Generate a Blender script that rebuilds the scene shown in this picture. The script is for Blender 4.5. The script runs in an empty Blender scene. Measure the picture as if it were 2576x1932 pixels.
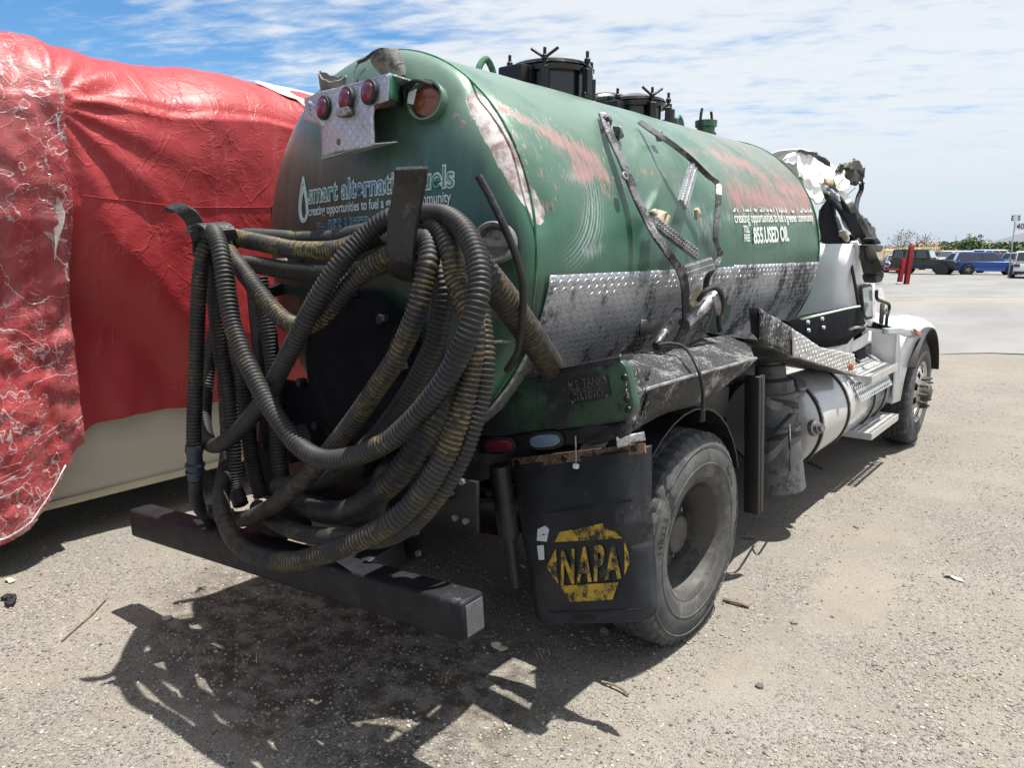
import bpy, bmesh, math, random
import numpy as np
from mathutils import Vector, Matrix, noise as mnoise
random.seed(7); np.random.seed(7)
scene = bpy.context.scene
COL = scene.collection
R = math.radians
PI = math.pi

# ------------------------------------------------------------------ camera
CAM = np.array([2.62, -3.03, 1.89]); YAW = R(39.3); PITCH = R(10.4); FPX = 1850.0
cam_d = bpy.data.cameras.new('camera'); cam = bpy.data.objects.new('camera', cam_d); COL.objects.link(cam)
cam.location = CAM; cam.rotation_euler = (R(90) - PITCH, 0, YAW)
cam_d.sensor_width = 36; cam_d.lens = FPX / 2576 * 36; cam_d.clip_end = 4000; cam_d.clip_start = .05
scene.camera = cam

# ------------------------------------------------------------------ sky and sun
SUN = Vector((.17, .19, 1)).normalized()          # direction towards the sun
EL = math.asin(SUN.z); AZ = math.atan2(SUN.x, SUN.y)
world = bpy.data.worlds.new('World'); scene.world = world; world.use_nodes = True
wn, wl = world.node_tree.nodes, world.node_tree.links
wn.clear()
def W_(t, **k):
    n = wn.new(t)
    for a, b in k.items(): setattr(n, a, b)
    return n
sky = W_('ShaderNodeTexSky', sky_type='NISHITA', sun_disc=False, sun_elevation=EL, sun_rotation=AZ, altitude=20, air_density=1.0, dust_density=.3, ozone_density=2.2)
bg1 = W_('ShaderNodeBackground'); bg1.inputs[1].default_value = .086
hs = W_('ShaderNodeHueSaturation'); hs.inputs['Saturation'].default_value = 1.32
wl.new(sky.outputs[0], hs.inputs['Color']); wl.new(hs.outputs[0], bg1.inputs[0])
bg2 = W_('ShaderNodeBackground'); bg2.inputs[0].default_value = (.93, .965, 1, 1); bg2.inputs[1].default_value = .53
tc = W_('ShaderNodeTexCoord'); sep = W_('ShaderNodeSeparateXYZ'); wl.new(tc.outputs['Generated'], sep.inputs[0])
def wm(op, a, b=None, c=None):
    n = W_('ShaderNodeMath', operation=op)
    for i, v in enumerate((a, b, c)):
        if v is None: continue
        if isinstance(v, (int, float)): n.inputs[i].default_value = v
        else: wl.new(v, n.inputs[i])
    return n.outputs[0]
zc_ = wm('ADD', wm('MAXIMUM', sep.outputs[2], 0.0), .10)
u_ = wm('DIVIDE', sep.outputs[0], zc_); v_ = wm('DIVIDE', sep.outputs[1], zc_)
# axes across / along the view so that the cloud rows run roughly level
ca, sa = math.cos(R(28)), math.sin(R(28))
p_ = wm('ADD', wm('MULTIPLY', u_, ca), wm('MULTIPLY', v_, sa))      # along rows
q_ = wm('SUBTRACT', wm('MULTIPLY', v_, ca), wm('MULTIPLY', u_, sa)) # across rows
def wnoise(sx, sy, off, detail, rough):
    cb = W_('ShaderNodeCombineXYZ')
    wl.new(wm('MULTIPLY', p_, sx), cb.inputs[0]); wl.new(wm('MULTIPLY', q_, sy), cb.inputs[1]); cb.inputs[2].default_value = off
    n = W_('ShaderNodeTexNoise'); n.inputs['Scale'].default_value = 1; n.inputs['Detail'].default_value = detail; n.inputs['Roughness'].default_value = rough
    n.inputs['Distortion'].default_value = .35
    wl.new(cb.outputs[0], n.inputs['Vector']); return n.outputs[0]
n1 = wnoise(1.3, 2.6, 3.1, 7, .62); n2 = wnoise(6.5, 13, 8.7, 3, .55); n3 = wnoise(.30, .45, 1.7, 2, .5)
# the deck thins out towards one side of the sky: its edge
edge = wm('ADD', wm('MULTIPLY', p_, .30), .42)
edge = wm('MINIMUM', wm('MAXIMUM', edge, -.9), .30)
dens = wm('ADD', wm('ADD', wm('MULTIPLY', n1, .95), wm('MULTIPLY', n2, .62)), wm('MULTIPLY', n3, .30))
dens = wm('ADD', dens, edge)
mr = W_('ShaderNodeMapRange', interpolation_type='SMOOTHSTEP'); mr.inputs[1].default_value = .80; mr.inputs[2].default_value = 1.30
wl.new(dens, mr.inputs[0])
mx = W_('ShaderNodeMixShader'); wl.new(wm('MULTIPLY', mr.outputs[0], .93), mx.inputs[0]); wl.new(bg1.outputs[0], mx.inputs[1]); wl.new(bg2.outputs[0], mx.inputs[2])
wo = W_('ShaderNodeOutputWorld'); # pale air near the horizon
bg3 = W_('ShaderNodeBackground'); bg3.inputs[0].default_value = (.70, .83, 1.0, 1); bg3.inputs[1].default_value = .45
hz_ = wm('MULTIPLY', wm('POWER', wm('SUBTRACT', 1, wm('MINIMUM', wm('MULTIPLY', wm('MAXIMUM', sep.outputs[2], 0.0), 4.2), 1)), 2.4), .88)
mx2 = W_('ShaderNodeMixShader'); wl.new(hz_, mx2.inputs[0]); wl.new(mx.outputs[0], mx2.inputs[1]); wl.new(bg3.outputs[0], mx2.inputs[2]); wl.new(mx2.outputs[0], wo.inputs[0])

sd = bpy.data.lights.new('sun', 'SUN'); sd.energy = 5.0; sd.angle = R(.53); sd.color = (1, .955, .88)
so = bpy.data.objects.new('sun', sd); COL.objects.link(so); so.rotation_euler = SUN.to_track_quat('Z', 'Y').to_euler(); so.location = (0, 0, 30)
scene.view_settings.view_transform = 'Standard'; scene.view_settings.look = 'None'
scene.cycles.use_adaptive_sampling = True; scene.cycles.adaptive_threshold = .025; scene.cycles.max_bounces = 5; scene.cycles.diffuse_bounces = 2; scene.cycles.glossy_bounces = 3; scene.cycles.transparent_max_bounces = 6; scene.cycles.caustics_reflective = False; scene.cycles.caustics_refractive = False
scene.view_settings.exposure = 0.84; scene.view_settings.gamma = 1

# ------------------------------------------------------------------ measuring helpers (photo tape measure: a sight line met with a known plane)
_r = np.array([math.cos(YAW), math.sin(YAW), 0]); _h = np.array([-math.sin(YAW), math.cos(YAW), 0]); _u = np.array([0, 0, 1.])
_f = _h * math.cos(PITCH) - _u * math.sin(PITCH); _v = _h * math.sin(PITCH) + _u * math.cos(PITCH)
def sight(x, y):
    x *= 1.1646; y *= 1.1646
    return _r * (x - 1288) / FPX - _v * (y - 966) / FPX + _f
def at(x, y, X=None, Y=None, Z=None):
    d = sight(x, y)
    for i, c in enumerate((X, Y, Z)):
        if c is not None: return Vector(CAM + d * (c - CAM[i]) / d[i])
TA, TB, TZ, TXC = .855, .86, 1.86, .05                        # tank half width, half height, centre height
Y0, Y1 = -.80, 2.60                                # tank seams
def at_tank(x, y, off=0):
    d = sight(x, y); a, b = TA + off, TB + off
    o = CAM - np.array([TXC, 0, 0])
    A = (d[0] / a) ** 2 + (d[2] / b) ** 2; B = 2 * (o[0] * d[0] / a ** 2 + (o[2] - TZ) * d[2] / b ** 2); Cc = (o[0] / a) ** 2 + ((o[2] - TZ) / b) ** 2 - 1
    D = B * B - 4 * A * Cc
    t = (-B - math.sqrt(max(D, 0))) / (2 * A)
    return Vector(o + d * t + np.array([TXC, 0, 0]))
def ground(right, fwd, z=0.0):
    p = CAM + _r * right + _h * fwd
    return Vector((p[0], p[1], z))

# ------------------------------------------------------------------ materials
def srgb(r, g, b):
    f = lambda c: (c / 12.92 if c <= .04045 else ((c + .055) / 1.055) ** 2.4)
    return (f(r / 255), f(g / 255), f(b / 255))
class NB:
    def __init__(s, name):
        s.m = bpy.data.materials.new(name); s.m.use_nodes = True
        s.n, s.l = s.m.node_tree.nodes, s.m.node_tree.links
        s.b = s.n['Principled BSDF']; s.tc = s.n.new('ShaderNodeTexCoord')
    def new(s, t, **k):
        n = s.n.new(t)
        for a, b in k.items(): setattr(n, a, b)
        return n
    def put(s, v, sock):
        if isinstance(v, (int, float)): sock.default_value = v
        elif isinstance(v, tuple): sock.default_value = v if len(v) == 4 or len(sock.default_value) == 3 else (*v, 1)
        else: s.l.new(v, sock)
    def math(s, op, a, b=None, c=None, clamp=False):
        n = s.new('ShaderNodeMath', operation=op, use_clamp=clamp)
        for i, v in enumerate((a, b, c)):
            if v is not None: s.put(v, n.inputs[i])
        return n.outputs[0]
    def coord(s, scale=(1, 1, 1), kind='Object', rot=(0, 0, 0)):
        mp = s.new('ShaderNodeMapping'); mp.inputs['Scale'].default_value = scale; mp.inputs['Rotation'].default_value = rot
        s.l.new(s.tc.outputs[kind], mp.inputs[0]); return mp.outputs[0]
    def noise(s, scale, detail=4, rough=.55, vec=None, dist=0):
        n = s.new('ShaderNodeTexNoise'); n.inputs['Scale'].default_value = scale; n.inputs['Detail'].default_value = detail; n.inputs['Roughness'].default_value = rough; n.inputs['Distortion'].default_value = dist
        s.l.new(vec if vec is not None else s.tc.outputs['Object'], n.inputs['Vector']); return n.outputs[0]
    def voro(s, scale, feature='F1', vec=None, out=0):
        n = s.new('ShaderNodeTexVoronoi', feature=feature); n.inputs['Scale'].default_value = scale
        s.l.new(vec if vec is not None else s.tc.outputs['Object'], n.inputs['Vector']); return n.outputs[out]
    def step(s, v, a, b, lo=0, hi=1):
        n = s.new('ShaderNodeMapRange', interpolation_type='SMOOTHSTEP')
        s.put(v, n.inputs[0])
        for i, q in enumerate((a, b, lo, hi)): n.inputs[i + 1].default_value = q
        return n.outputs[0]
    def mix(s, f, a, b, mode='MIX'):
        n = s.new('ShaderNodeMix', data_type='RGBA', blend_type=mode)
        s.put(f, n.inputs[0]); s.put(a, n.inputs[6]); s.put(b, n.inputs[7]); return n.outputs[2]
    def mixf(s, f, a, b):
        n = s.new('ShaderNodeMix', data_type='FLOAT'); s.put(f, n.inputs[0]); s.put(a, n.inputs[2]); s.put(b, n.inputs[3]); return n.outputs[0]
    def attr(s, name):
        n = s.new('ShaderNodeAttribute'); n.attribute_name = name; return n.outputs['Fac']
    def bump(s, h, strength=.3, dist=.01, prev=None):
        n = s.new('ShaderNodeBump'); n.inputs['Strength'].default_value = strength; n.inputs['Distance'].default_value = dist
        s.l.new(h, n.inputs['Height'])
        if prev is not None: s.l.new(prev, n.inputs['Normal'])
        s.l.new(n.outputs[0], s.b.inputs['Normal']); return n.outputs[0]
    def set(s, **k):
        al = dict(col='Base Color', rough='Roughness', metal='Metallic', spec='Specular IOR Level', coat='Coat Weight', coatr='Coat Roughness', trans='Transmission Weight', alpha='Alpha', sheen='Sheen Weight')
        for a, v in k.items(): s.put(v, s.b.inputs[al[a]])
        return s
def paint(name, col, rough=.5, metal=0., var=.25, vscale=6, dirt=None, damt=.45, dscale=3.5, bump=.15, bscale=70, coat=0., spec=.5, streak=False, bdist=.004):
    s = NB(name)
    n = s.noise(vscale, 4, .6)
    dark = tuple(c * (1 - var) for c in col); light = tuple(min(1, c * (1 + var)) for c in col)
    c = s.mix(s.step(n, .3, .7), dark, light)
    rr = s.mixf(s.noise(vscale * 3, 2), max(.02, rough - .12), min(1, rough + .12))
    if dirt is not None:
        vec = s.coord((1, 1, .22)) if streak else None
        d = s.noise(dscale, 5, .68, vec); d2 = s.noise(dscale * 9, 3, .6, vec)
        f = s.math('ADD', s.math('MULTIPLY', d, .75), s.math('MULTIPLY', d2, .25))
        f = s.step(f, .64 - damt * .4, .74 - damt * .3)
        c = s.mix(f, c, dirt); rr = s.mixf(f, rr, .8)
        if metal: s.put(s.mixf(f, metal, metal * .2), s.b.inputs['Metallic'])
    s.set(col=c, rough=rr, coat=coat, spec=spec)
    if metal and dirt is None: s.set(metal=metal)
    if bump: s.bump(s.noise(bscale, 3, .6), bump, bdist)
    return s.m
def diamond(name, col, dirt, damt=.5, metal=.85, rough=.38, size=.034, dscale=3.0, streak=False):
    s = NB(name)
    uv = s.new('ShaderNodeSeparateXYZ'); s.l.new(s.coord((1 / size, 1 / size, 1), 'UV'), uv.inputs[0])
    U, V = uv.outputs[0], uv.outputs[1]
    x = s.math('SUBTRACT', s.math('FRACT', U), .5); y = s.math('SUBTRACT', s.math('FRACT', V), .5)
    par = s.math('MODULO', s.math('ADD', s.math('FLOOR', U), s.math('FLOOR', V)), 2); par = s.math('ABSOLUTE', par)
    a = s.math('MULTIPLY', s.math('ADD', x, y), .7071); b = s.math('MULTIPLY', s.math('SUBTRACT', x, y), .7071)
    p = s.mixf(par, a, b); q = s.mixf(par, b, a)
    d = s.math('ADD', s.math('POWER', s.math('ABSOLUTE', s.math('DIVIDE', p, .56)), 2), s.math('POWER', s.math('ABSOLUTE', s.math('DIVIDE', q, .15)), 2))
    h = s.step(d, 1.0, .35)
    vec = s.coord((1, 1, .3)) if streak else None
    n = s.noise(dscale, 5, .7, vec); n2 = s.noise(dscale * 10, 3, .65)
    f = s.math('ADD', s.math('MULTIPLY', n, .7), s.math('MULTIPLY', n2, .3))
    f = s.math('SUBTRACT', f, s.math('MULTIPLY', h, .07))
    f = s.step(f, .66 - damt * .42, .76 - damt * .32)
    c = s.mix(f, s.mix(s.noise(40, 3), tuple(v * .75 for v in col), col), dirt)
    s.set(col=c, metal=s.mixf(f, metal, .05), rough=s.mixf(f, rough, .62))
    b1 = s.bump(s.noise(14, 4), .25, .01)
    s.bump(h, 1.0, .006, b1)
    return s.m

BLACK = (.012, .012, .014)
M = {}
M['black_steel'] = paint('black_steel', (.0085, .0095, .0125), .45, 0, .4, 9, dirt=(.03, .03, .032), damt=.10, dscale=5, bump=.35, bscale=90)
M['black_oily'] = paint('black_oily', (.006, .0065, .008), .42, 0, .5, 7, dirt=(.014, .014, .015), damt=.15, dscale=6, bump=.4, bscale=60)
M['matt_black'] = paint('matt_black', (.006, .007, .010), .85, 0, .3, 9, bump=.2, spec=.12)
M['black_paint'] = paint('black_paint', (.008, .009, .012), .22, 0, .3, 8, bump=.12, bscale=40, coat=.3)
M['rubber'] = paint('rubber', (.012, .0125, .0145), .6, 0, .35, 10, dirt=(.045, .043, .04), damt=.16, dscale=7, bump=.25, bscale=120)
M['tyre'] = paint('tyre_dusty', (.085, .085, .087), .85, 0, .22, 9, dirt=(.145, .14, .132), damt=.42, dscale=6, bump=.3, bscale=160, spec=.25)
M['tread'] = paint('tread', (.055, .057, .062), .8, 0, .3, 14, dirt=(.12, .115, .105), damt=.3, dscale=9, bump=.3, bscale=160, spec=.3)
M['tyre_mark'] = paint('tyre_lettering', (.022, .022, .023), .8, 0, .2, 20, bump=.1, spec=.2)
M['rim_steel'] = paint('rim_steel', (.055, .053, .05), .62, .1, .3, 7, dirt=(.10, .094, .084), damt=.5, dscale=5, bump=.2)
M['rim_alu'] = paint('rim_aluminium', (.50, .48, .46), .42, .8, .2, 7, dirt=(.17, .155, .14), damt=.4, dscale=6, bump=.15)
M['steel'] = paint('bare_steel', (.30, .30, .31), .45, .7, .3, 11, dirt=(.07, .065, .06), damt=.42, dscale=8, bump=.3)
M['rust'] = paint('rusty_steel', (.16, .095, .06), .8, .1, .4, 16, dirt=(.05, .04, .035), damt=.4, dscale=14, bump=.5)
M['white'] = paint('white_paint', (.80, .81, .82), .38, 0, .04, 4, dirt=(.30, .29, .27), damt=-.02, dscale=7, bump=.05, coat=.25, streak=True)
M['white_worn'] = paint('worn_white', (.83, .83, .82), .45, 0, .05, 6, dirt=(.22, .215, .21), damt=.04, dscale=14, bump=.15, bscale=30)
M['dp_tank'] = diamond('diamond_plate_tank', (.52, .54, .58), (.026, .028, .033), .50, .85, .42, .030, 2.6, True)
M['dp_oily'] = diamond('diamond_plate_oily', (.50, .50, .51), (.016, .016, .018), .84, .85, .34, .036, 4.5)
M['dp_bright'] = diamond('diamond_plate_bright', (.66, .67, .69), (.12, .115, .11), .34, .9, .36, .03, 5)
M['dp_lamp'] = diamond('diamond_plate_lamp', (.60, .62, .67), (.18, .17, .17), .25, .6, .5, .021, 9)
M['dp_rust'] = diamond('diamond_plate_rusty', (.33, .20, .14), (.06, .05, .045), .45, .4, .6, .04, 9)
M['brown_bar'] = paint('mirror_brown', (.06, .056, .043), .5, 0, .2, 6, bump=.2)
M['tan'] = paint('tan_trim', (.42, .36, .25), .8, 0, .2, 10, bump=.3)
M['grey_plastic'] = paint('grey_plastic', (.085, .088, .093), .5, 0, .25, 6, dirt=(.03, .03, .031), damt=.35, dscale=5, bump=.2)
M['dark_cloth'] = paint('dark_cloth', (.012, .013, .018), .85, 0, .3, 9, bump=.4)
M['red_post'] = paint('red_paint', srgb(150, 26, 36), .5, 0, .12, 6, dirt=(.25, .05, .05), damt=.2, bump=.1)
M['beige'] = paint('beige_panel', (.42, .385, .33), .5, 0, .05, 3, dirt=(.33, .29, .24), damt=.05, dscale=3, bump=.06, coat=.1)
M['weld_green'] = paint('green_small', (.05, .17, .10), .45, 0, .3, 12, dirt=(.02, .03, .025), damt=.35, bump=.3)
M['green_oily'] = paint('green_oily', (.022, .055, .034), .34, 0, .5, 6, dirt=(.012, .013, .014), damt=.5, dscale=4, bump=.3, bscale=40)
def lens(name, col, rough=.25):
    s = NB(name); n = s.noise(30, 4)
    s.set(col=s.mix(n, tuple(c * .6 for c in col), col), rough=rough, coat=.4); s.bump(s.voro(160), .3, .003); return s.m
M['red_lens'] = lens('red_lens', srgb(120, 38, 52)); M['amber_lens'] = lens('amber_lens', srgb(120, 58, 34)); M['blue_lens'] = lens('clear_lens', (.16, .23, .33)); M['orange'] = lens('orange_lens', srgb(205, 110, 60))
def glassm(name, col=(.02, .025, .03), rough=.06):
    s = NB(name); s.set(col=col, rough=rough, spec=.8, coat=.5); return s.m
M['car_glass'] = glassm('car_glass', (.03, .035, .042)); M['car_glass_pale'] = glassm('car_glass_pale', (.33, .40, .44), .1)
def carpaint(name, col, rough=.28):
    s = NB(name); s.set(col=col, rough=rough, coat=.6, coatr=.05, metal=.15); return s.m
def plain(name, col, rough=.6, metal=0.):
    s = NB(name); n = s.noise(12, 4); s.set(col=s.mix(n, tuple(c * .82 for c in col), tuple(min(1, c * 1.12) for c in col)), rough=rough, metal=metal); return s.m
M['car_black'] = plain('car_trim', (.02, .02, .022), .6); M['car_tyre'] = plain('car_tyre', (.03, .03, .032), .8); M['car_rim'] = plain('car_rim', (.35, .35, .36), .35, .7)
M['letter_pale'] = plain('lettering_pale', (.52, .62, .62), .5); M['letter_white'] = plain('lettering_white', (.78, .82, .80), .5)
M['letter_yellow'] = paint('lettering_yellow', (.50, .33, .035), .6, 0, .2, 20, dirt=(.03, .03, .03), damt=.52, dscale=14, bump=.2)
def tint(name, a, b, scale):
    s = NB(name); s.set(col=s.mix(s.step(s.noise(scale, 3), .42, .58), a, b), rough=.5); return s.m
M['letter_green'] = tint('lettering_green', (.05, .22, .12), (.06, .19, .36), 5)
M['letter_blue'] = tint('lettering_blue', (.07, .19, .30), (.14, .30, .40), 30)
M['sticker'] = plain('sticker_white', (.62, .66, .70), .6)
# ------------------------------------------------------------------ mesh helpers
def tag(o, label=None, cat=None, group=None, kind=None):
    for k, v in (('label', label), ('category', cat), ('group', group), ('kind', kind)):
        if v: o[k] = v
    return o
def empty(name, loc=(0, 0, 0), rz=0):
    o = bpy.data.objects.new(name, None); COL.objects.link(o); o.location = loc; o.rotation_euler = (0, 0, rz); o.empty_display_size = .2; return o
def link(name, me, mat, parent=None, smooth=False):
    o = bpy.data.objects.new(name, me); COL.objects.link(o)
    if mat is not None:
        for m in (mat if isinstance(mat, (list, tuple)) else [mat]): me.materials.append(m)
    if smooth: me.polygons.foreach_set('use_smooth', [True] * len(me.polygons))
    if parent is not None: o.parent = parent
    return o
class MB:
    """collects shapes; build() makes ONE mesh object of them"""
    def __init__(s): s.v = []; s.f = []; s.uv = {}
    def add(s, vs, fs):
        o = len(s.v); s.v += [tuple(v) for v in vs]; s.f += [tuple(i + o for i in f) for f in fs]; return s
    def hexa(s, p):                          # 8 corners: bottom loop then top loop
        return s.add(p, [(3, 2, 1, 0), (4, 5, 6, 7), (0, 1, 5, 4), (1, 2, 6, 5), (2, 3, 7, 6), (3, 0, 4, 7)])
    def box(s, c, d, rot=None):
        c = Vector(c); p = []
        for z in (-1, 1):
            for x, y in ((-1, -1), (1, -1), (1, 1), (-1, 1)):
                q = Vector((x * d[0] / 2, y * d[1] / 2, z * d[2] / 2))
                p.append(c + (rot @ q if rot else q))
        return s.hexa(p)
    def bar(s, a, b, w, h, up=(0, 0, 1)):     # box from a to b
        a, b = Vector(a), Vector(b); d = (b - a).normalized(); u = Vector(up)
        sx = d.cross(u)
        if sx.length < 1e-4: sx = d.cross(Vector((1, 0, 0)))
        sx.normalize(); u = sx.cross(d).normalized()
        p = []
        for q in (a, b):
            p += [q - sx * w / 2 - u * h / 2, q + sx * w / 2 - u * h / 2, q + sx * w / 2 + u * h / 2, q - sx * w / 2 + u * h / 2]
        return s.hexa(p)
    def prism(s, poly, off):                  # polygon loop swept by vector off
        off = Vector(off); n = len(poly); P = [Vector(p) for p in poly]
        vs = P + [p + off for p in P]
        return s.add(vs, [tuple(range(n))[::-1], tuple(range(n, 2 * n))] + [(i, (i + 1) % n, (i + 1) % n + n, i + n) for i in range(n)])
    def cyl(s, a, b, r, n=16, r2=None, caps=True):
        a, b = Vector(a), Vector(b); d = (b - a).normalized(); x = d.orthogonal().normalized(); y = d.cross(x); r2 = r if r2 is None else r2
        vs = [a + (x * math.cos(t) + y * math.sin(t)) * r for t in [2 * PI * i / n for i in range(n)]] + [b + (x * math.cos(t) + y * math.sin(t)) * r2 for t in [2 * PI * i / n for i in range(n)]]
        fs = [(i, (i + 1) % n, (i + 1) % n + n, i + n) for i in range(n)]
        if caps: fs += [tuple(range(n))[::-1], tuple(range(n, 2 * n))]
        return s.add(vs, fs)
    def lathe(s, o, axis, prof, n=32, up=None, cap=True):  # prof: (along axis, radius)
        o = Vector(o); d = Vector(axis).normalized(); x = (Vector(up) if up else d.orthogonal()).normalized(); y = d.cross(x)
        vs = []
        for (t, r) in prof:
            for i in range(n):
                a = 2 * PI * i / n; vs.append(o + d * t + (x * math.cos(a) + y * math.sin(a)) * r)
        fs = []
        for j in range(len(prof) - 1):
            for i in range(n): fs.append((j * n + i, j * n + (i + 1) % n, (j + 1) * n + (i + 1) % n, (j + 1) * n + i))
        if cap and prof[0][1] > 1e-5: fs.append(tuple(range(n))[::-1])
        if cap and prof[-1][1] > 1e-5: fs.append(tuple(range((len(prof) - 1) * n, len(prof) * n)))
        return s.add(vs, fs)
    def tube(s, pts, r, n=10, caps=True):
        P, T, N, B = frames(pts); vs = []
        rr = r if isinstance(r, (list, np.ndarray)) else [r] * len(P)
        for p, nn, bb, q in zip(P, N, B, rr):
            for i in range(n):
                a = 2 * PI * i / n; vs.append(p + (nn * math.cos(a) + bb * math.sin(a)) * q)
        m = len(P)
        fs = [(j * n + i, j * n + (i + 1) % n, (j + 1) * n + (i + 1) % n, (j + 1) * n + i) for j in range(m - 1) for i in range(n)]
        if caps: fs += [tuple(range(n))[::-1], tuple(range((m - 1) * n, m * n))]
        return s.add(vs, fs)
    def ribbon(s, pts, width_vecs, thick):    # flat bar along pts; width vector per point; thickness across
        P = [np.array(p, float) for p in pts]; m = len(P); vs = []
        for i in range(m):
            t = P[min(i + 1, m - 1)] - P[max(i - 1, 0)]; t /= np.linalg.norm(t)
            w = np.array(width_vecs[i] if isinstance(width_vecs, list) else width_vecs, float)
            nrm = np.cross(t, w); nrm /= np.linalg.norm(nrm) + 1e-9
            for sw, sn in ((-1, -1), (1, -1), (1, 1), (-1, 1)): vs.append(P[i] + w * .5 * sw + nrm * thick * .5 * sn)
        fs = [(j * 4 + i, j * 4 + (i + 1) % 4, (j + 1) * 4 + (i + 1) % 4, (j + 1) * 4 + i) for j in range(m - 1) for i in range(4)]
        fs += [(3, 2, 1, 0), tuple(range((m - 1) * 4, m * 4))]
        return s.add(vs, fs)
    def build(s, name, mat, parent=None, smooth=False, bevel=0, seg=2, uv=False, angle=30):
        me = bpy.data.meshes.new(name)
        bm = bmesh.new()
        V = [bm.verts.new(v) for v in s.v]
        for f in s.f:
            try: bm.faces.new([V[i] for i in f])
            except ValueError: pass
        bmesh.ops.recalc_face_normals(bm, faces=bm.faces)
        if bevel:
            bm.edges.ensure_lookup_table()
            es = [e for e in bm.edges if len(e.link_faces) == 2 and e.calc_face_angle(0) > R(25)]
            bmesh.ops.bevel(bm, geom=es, offset=bevel, segments=seg, profile=.5, affect='EDGES', clamp_overlap=True)
        if uv:
            L = bm.loops.layers.uv.new('UVMap')
            for f in bm.faces:
                n = f.normal
                # metres across / along the sheet
                t = Vector((0, 1, 0)) if abs(n.y) < .8 else Vector((1, 0, 0))
                t = (t - n * t.dot(n)).normalized(); b = n.cross(t)
                for lp in f.loops: lp[L].uv = (lp.vert.co.dot(t), lp.vert.co.dot(b))
        bm.to_mesh(me); bm.free()
        o = link(name, me, mat, parent, False)
        if smooth or bevel:
            me.polygons.foreach_set('use_smooth', [True] * len(me.polygons))
            try: me.set_sharp_from_angle(angle=R(angle))
            except Exception: pass
        return o
def catmull(pts, step):
    P = [np.array(p, float) for p in pts]
    P = [2 * P[0] - P[1]] + P + [2 * P[-1] - P[-2]]
    out = []
    for i in range(1, len(P) - 2):
        p0, p1, p2, p3 = P[i - 1:i + 3]
        for t in np.linspace(0, 1, 24, endpoint=False):
            out.append(.5 * ((2 * p1) + (-p0 + p2) * t + (2 * p0 - 5 * p1 + 4 * p2 - p3) * t * t + (-p0 + 3 * p1 - 3 * p2 + p3) * t ** 3))
    out.append(P[-2]); A = np.array(out)
    L = np.concatenate([[0], np.cumsum(np.linalg.norm(np.diff(A, axis=0), axis=1))])
    n = max(2, int(L[-1] / step)); q = np.linspace(0, L[-1], n + 1)
    return np.stack([np.interp(q, L, A[:, k]) for k in range(3)], 1), L[-1]
def frames(pts):
    P = [Vector(p) for p in pts]; T = []; m = len(P)
    for i in range(m): T.append((P[min(i + 1, m - 1)] - P[max(i - 1, 0)]).normalized())
    N = [T[0].orthogonal().normalized()]
    for i in range(1, m):
        n = N[-1] - T[i] * N[-1].dot(T[i]); N.append(n.normalized() if n.length > 1e-6 else T[i].orthogonal().normalized())
    return P, T, N, [t.cross(n) for t, n in zip(T, N)]
def setattr_f(me, name, vals):
    a = me.attributes.new(name, 'FLOAT', 'POINT'); a.data.foreach_set('value', np.asarray(vals, dtype=np.float32))
def grid_faces(nu, nv, wrap=False):
    f = []
    for i in range(nu - 1):
        for j in range(nv if wrap else nv - 1):
            k = (j + 1) % nv; f.append((i * nv + j, i * nv + k, (i + 1) * nv + k, (i + 1) * nv + j))
    return f
def text2d(txt, size=1., offset=0., spacing=1., maxlen=0.):
    """lettering outline as a flat mesh: (N,2) points and faces"""
    cu = bpy.data.curves.new('t', 'FONT'); cu.body = txt; cu.size = size; cu.offset = offset; cu.space_character = spacing; cu.resolution_u = 4; cu.fill_mode = 'BOTH'; cu.dimensions = '2D'
    ob = bpy.data.objects.new('t', cu); COL.objects.link(ob)
    dg = bpy.context.evaluated_depsgraph_get(); me = bpy.data.meshes.new_from_object(ob.evaluated_get(dg))
    bm = bmesh.new(); bm.from_mesh(me)
    bmesh.ops.triangulate(bm, faces=bm.faces)
    if maxlen:
        for _ in range(4):
            es = [e for e in bm.edges if e.calc_length() > maxlen]
            if not es: break
            bmesh.ops.subdivide_edges(bm, edges=es, cuts=1); bmesh.ops.triangulate(bm, faces=bm.faces)
    bm.verts.ensure_lookup_table()
    v = np.array([(q.co.x, q.co.y) for q in bm.verts]); f = [tuple(x.index for x in q.verts) for q in bm.faces]
    bm.free(); bpy.data.meshes.remove(me); bpy.data.objects.remove(ob); bpy.data.curves.remove(cu)
    return v, f
def lettering(name, txt, size, fn, mat, parent, offset=0., spacing=1., maxlen=.05, center=True, squash=1., width=None, keep=None):
    v, f = text2d(txt, size, offset, spacing, maxlen)
    if len(v) == 0: return None
    v = v.copy(); v[:, 0] *= squash if width is None else width / (v[:, 0].max() - v[:, 0].min())
    if keep:                                      # the upper part has been scraped away
        rk = random.Random(3); f = [q for q in f if sum(v[i, 1] for i in q) / 3 < size * (keep * .73 + rk.uniform(-.08, .08))]
    if center: v[:, 0] -= (v[:, 0].min() + v[:, 0].max()) / 2
    me = bpy.data.meshes.new(name); me.from_pydata([tuple(fn(a, b)) for a, b in v], [], f); me.update()
    return link(name, me, mat, parent)
def vnoise(p, scale=1., oct=4):
    return mnoise.fractal(Vector(p) * scale, 1.0, 2.0, oct)
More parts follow.
